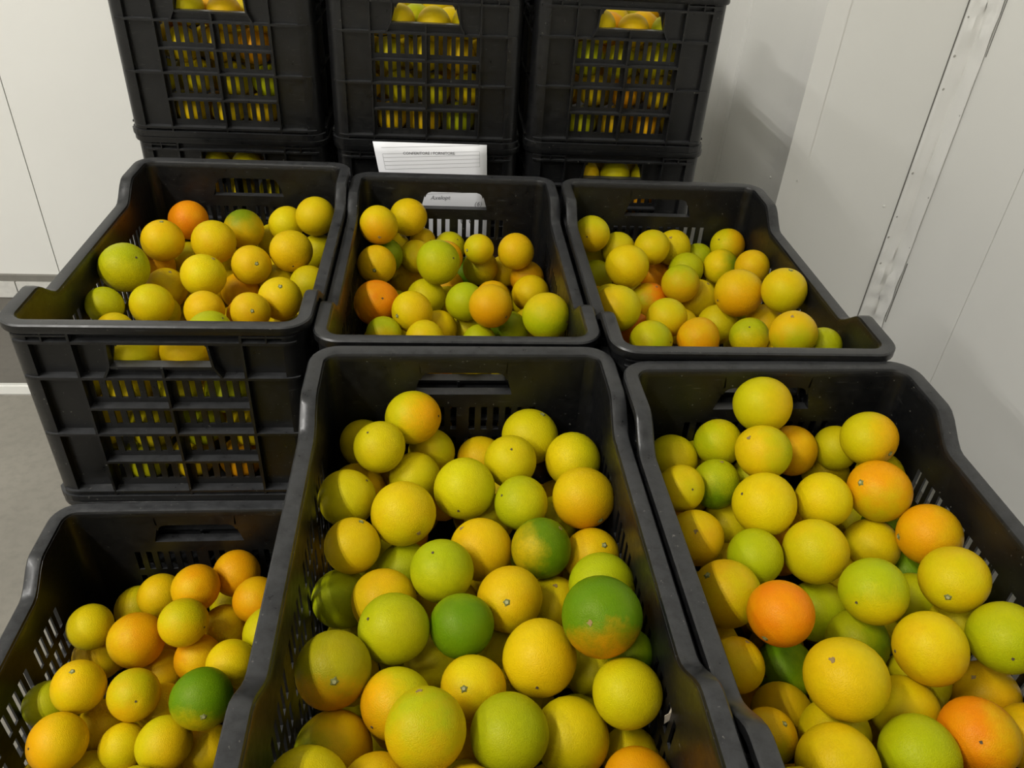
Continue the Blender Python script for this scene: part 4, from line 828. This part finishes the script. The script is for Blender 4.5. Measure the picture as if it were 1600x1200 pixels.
for li, line in enumerate(ORANGES.strip().split('\n')):
    cr, pos, code, sd, st_, pd, lab = line.split('|')
    px, py, pz, pr = (int(k) * 1e-4 for k in pos.split(','))
    o = bpy.data.objects.new('orange', OM[li % len(OM)]); COLL.objects.link(o)
    if sd: d = Vector([int(k) for k in sd.split(',')]).normalized()
    else:
        d = Vector((rnd.uniform(-1, 1), rnd.uniform(.1, 1), rnd.uniform(-1, .1))).normalized()
    q = d.to_track_quat('Z', 'Y') @ Quaternion((0, 0, 1), rnd.uniform(0, 6.28))
    o.rotation_mode = 'QUATERNION'; o.rotation_quaternion = q; o.location = (px, py, pz)
    e = rnd.uniform(-.02, .03); o.scale = (pr * (1 - e * .5), pr * (1 - e * .5), pr * (1 + e))
    cs = code.split('>'); o['col_a'] = vary(PAL[cs[0]], rnd)
    if len(cs) > 1:
        o['col_b'] = vary(PAL[cs[1]], rnd); w_ = Vector([int(k) for k in pd.split(',')]).normalized(); o['patch_edge'] = .72 if cs[0] in ('G', 'OG') else .45
    else:
        near = {'Y': 'YG', 'YO': 'Y', 'O': 'YO', 'DO': 'O', 'YG': 'Y', 'LG': 'YG', 'G': 'LG', 'OG': 'YO'}[cs[0]]
        o['col_b'] = vary([.5 * a + .5 * b for a, b in zip(PAL[near], PAL[cs[0]])], rnd); w_ = Vector((rnd.uniform(-1, 1), rnd.uniform(-1, 1), rnd.uniform(-.6, 1))).normalized(); o['patch_edge'] = .35
    o['patch'] = list(q.inverted() @ w_); o['seed'] = rnd.uniform(0, 50)
    tag(o, lab, 'orange', GROUP.get(cr, 'oranges in the back stacks'))
    if st_:
        c = bpy.data.objects.new(NAMES[st_], STEM[st_][li % len(STEM[st_])]); COLL.objects.link(c); c.parent = o
# the oranges underneath, only glimpsed in the gaps: one bulk
lo = sphere_mesh('t', 14, 9, 5, M_BULK); lv = [v.co[:] for v in lo.vertices]; lf = [tuple(p.vertices) for p in lo.polygons]
V = []; F = []
for tok in HIDDEN.split():
    px, py, pz, pr = (int(k) * 1e-4 for k in tok.split(',')); n = len(V)
    V += [(px + pr * a, py + pr * b, pz + pr * c) for a, b, c in lv]; F += [tuple(i + n for i in f) for f in lf]
bulk = mesh_obj('oranges_underneath', V, F, M_BULK, None, 0)
tag(bulk, 'mass of oranges underneath, glimpsed in gaps and slots of all crates', 'oranges'); bulk['kind'] = 'stuff'
bpy.data.meshes.remove(lo)

# ------------------------------------------------------------------ the paper sheet on the back centre stack
PX0, PX1, PZ1, PZ0, PY = .030, .270, .936, .626, .7672
def paper():
    V = []; F = []; nx, nz = 8, 14
    def pt(u, v):                                   # u across, v down
        x = PX0 + (PX1 - PX0) * u + .012 * v + .04 * min(v, .5) * (1 - u); z = PZ1 + (PZ0 - PZ1) * v
        y = PY - .004 * math.sin(v * PI) - .003 * math.sin(u * PI * 1.3 + .4) * v
        return x, y, z
    for j in range(nz + 1):
        for i in range(nx + 1): V.append(pt(i / nx, j / nz))
    for j in range(nz):
        for i in range(nx): a = j * (nx + 1) + i; F.append((a, a + 1, a + nx + 2, a + nx + 1))
    o = mesh_obj('paper_sheet', V, F, M_PAPER, None, 0); o.modifiers.new('thickness', 'SOLIDIFY').thickness = .0003
    tag(o, 'white printed form with ruled lines hanging on the back centre stack', 'paper')
    def strip(p, q, w, mat=M_RULE, name='ruled_line'):
        n = 8; V = []
        for k in range(n + 1):
            u = p[0] + (q[0] - p[0]) * k / n; v = p[1] + (q[1] - p[1]) * k / n
            if abs(q[0] - p[0]) > abs(q[1] - p[1]): a, b = pt(u, v - w), pt(u, v + w)
            else: a, b = pt(u - w, v), pt(u + w, v)
            V += [(a[0], a[1] - .0006, a[2]), (b[0], b[1] - .0006, b[2])]
        mesh_obj(name, V, [(2 * k, 2 * k + 1, 2 * k + 3, 2 * k + 2) for k in range(n)], mat, o)
    w = .0011; sk = .028                             # the print runs slightly uphill to the right
    for v in (.012, .055, .080, .107, .134, .161, .345): strip((.065, v + sk), (.935, v - sk * .3), w)
    for u in (.065, .935): strip((u, .055 + (sk if u < .5 else -sk * .3)), (u, .161 + (sk if u < .5 else -sk * .3)), .0014)
    def text(s, u, v, size, mat, rot=.0, name='printed_text', shear=0):
        cu = bpy.data.curves.new(name, 'FONT'); cu.body = s; cu.size = size; cu.align_x = 'CENTER'; cu.shear = shear; cu.resolution_u = 2
        t = bpy.data.objects.new(name, cu); COLL.objects.link(t)
        dg = bpy.context.evaluated_depsgraph_get(); me = bpy.data.meshes.new_from_object(t.evaluated_get(dg)); bpy.data.objects.remove(t)
        me.materials.clear(); me.materials.append(mat)
        r = bpy.data.objects.new(name, me); COLL.objects.link(r); r.parent = o
        x, y, z = pt(u, v); r.location = (x, y - .0009, z); r.rotation_euler = (PI / 2, -rot, 0)
    text('CONFERITORE / FORNITORE', .48, .078, .0085, M_INK, .03)
    text('Axelopt', .54, .395, .013, M_PEN, .04, 'handwriting', .3)
    text('(6)', .91, .440, .015, M_PEN, .04, 'handwriting', .2)
    for ch, u in (('R', .655), ('U', .755), ('G', .84)): text(ch, u, .578, .017, M_INK, .02)
paper()
# a scrap of dried husk caught against the side of the front middle crate
m = MB(); rr = random.Random(8); pts = [(-.012, 0, 0), (-.006, .004, .003), (0, .001, .006), (.007, .004, .004), (.012, 0, .0), (.006, -.003, -.003), (0, -.004, .002), (-.007, -.004, -.002)]
m.add(pts + [(x * .9, y * .9, z - .0015) for x, y, z in pts], [tuple(range(8)), tuple(range(15, 7, -1))] + [(i, 8 + i, 8 + (i + 1) % 8, (i + 1) % 8) for i in range(8)])
hk = m.obj('dry_husk', M_HUSK)
hk.location = (0.3878, -0.4872, 0.8303); hk.rotation_euler = (.5, -.6, .9)
tag(hk, 'pale scrap of dried husk beside oranges against the front middle crate side', 'husk')
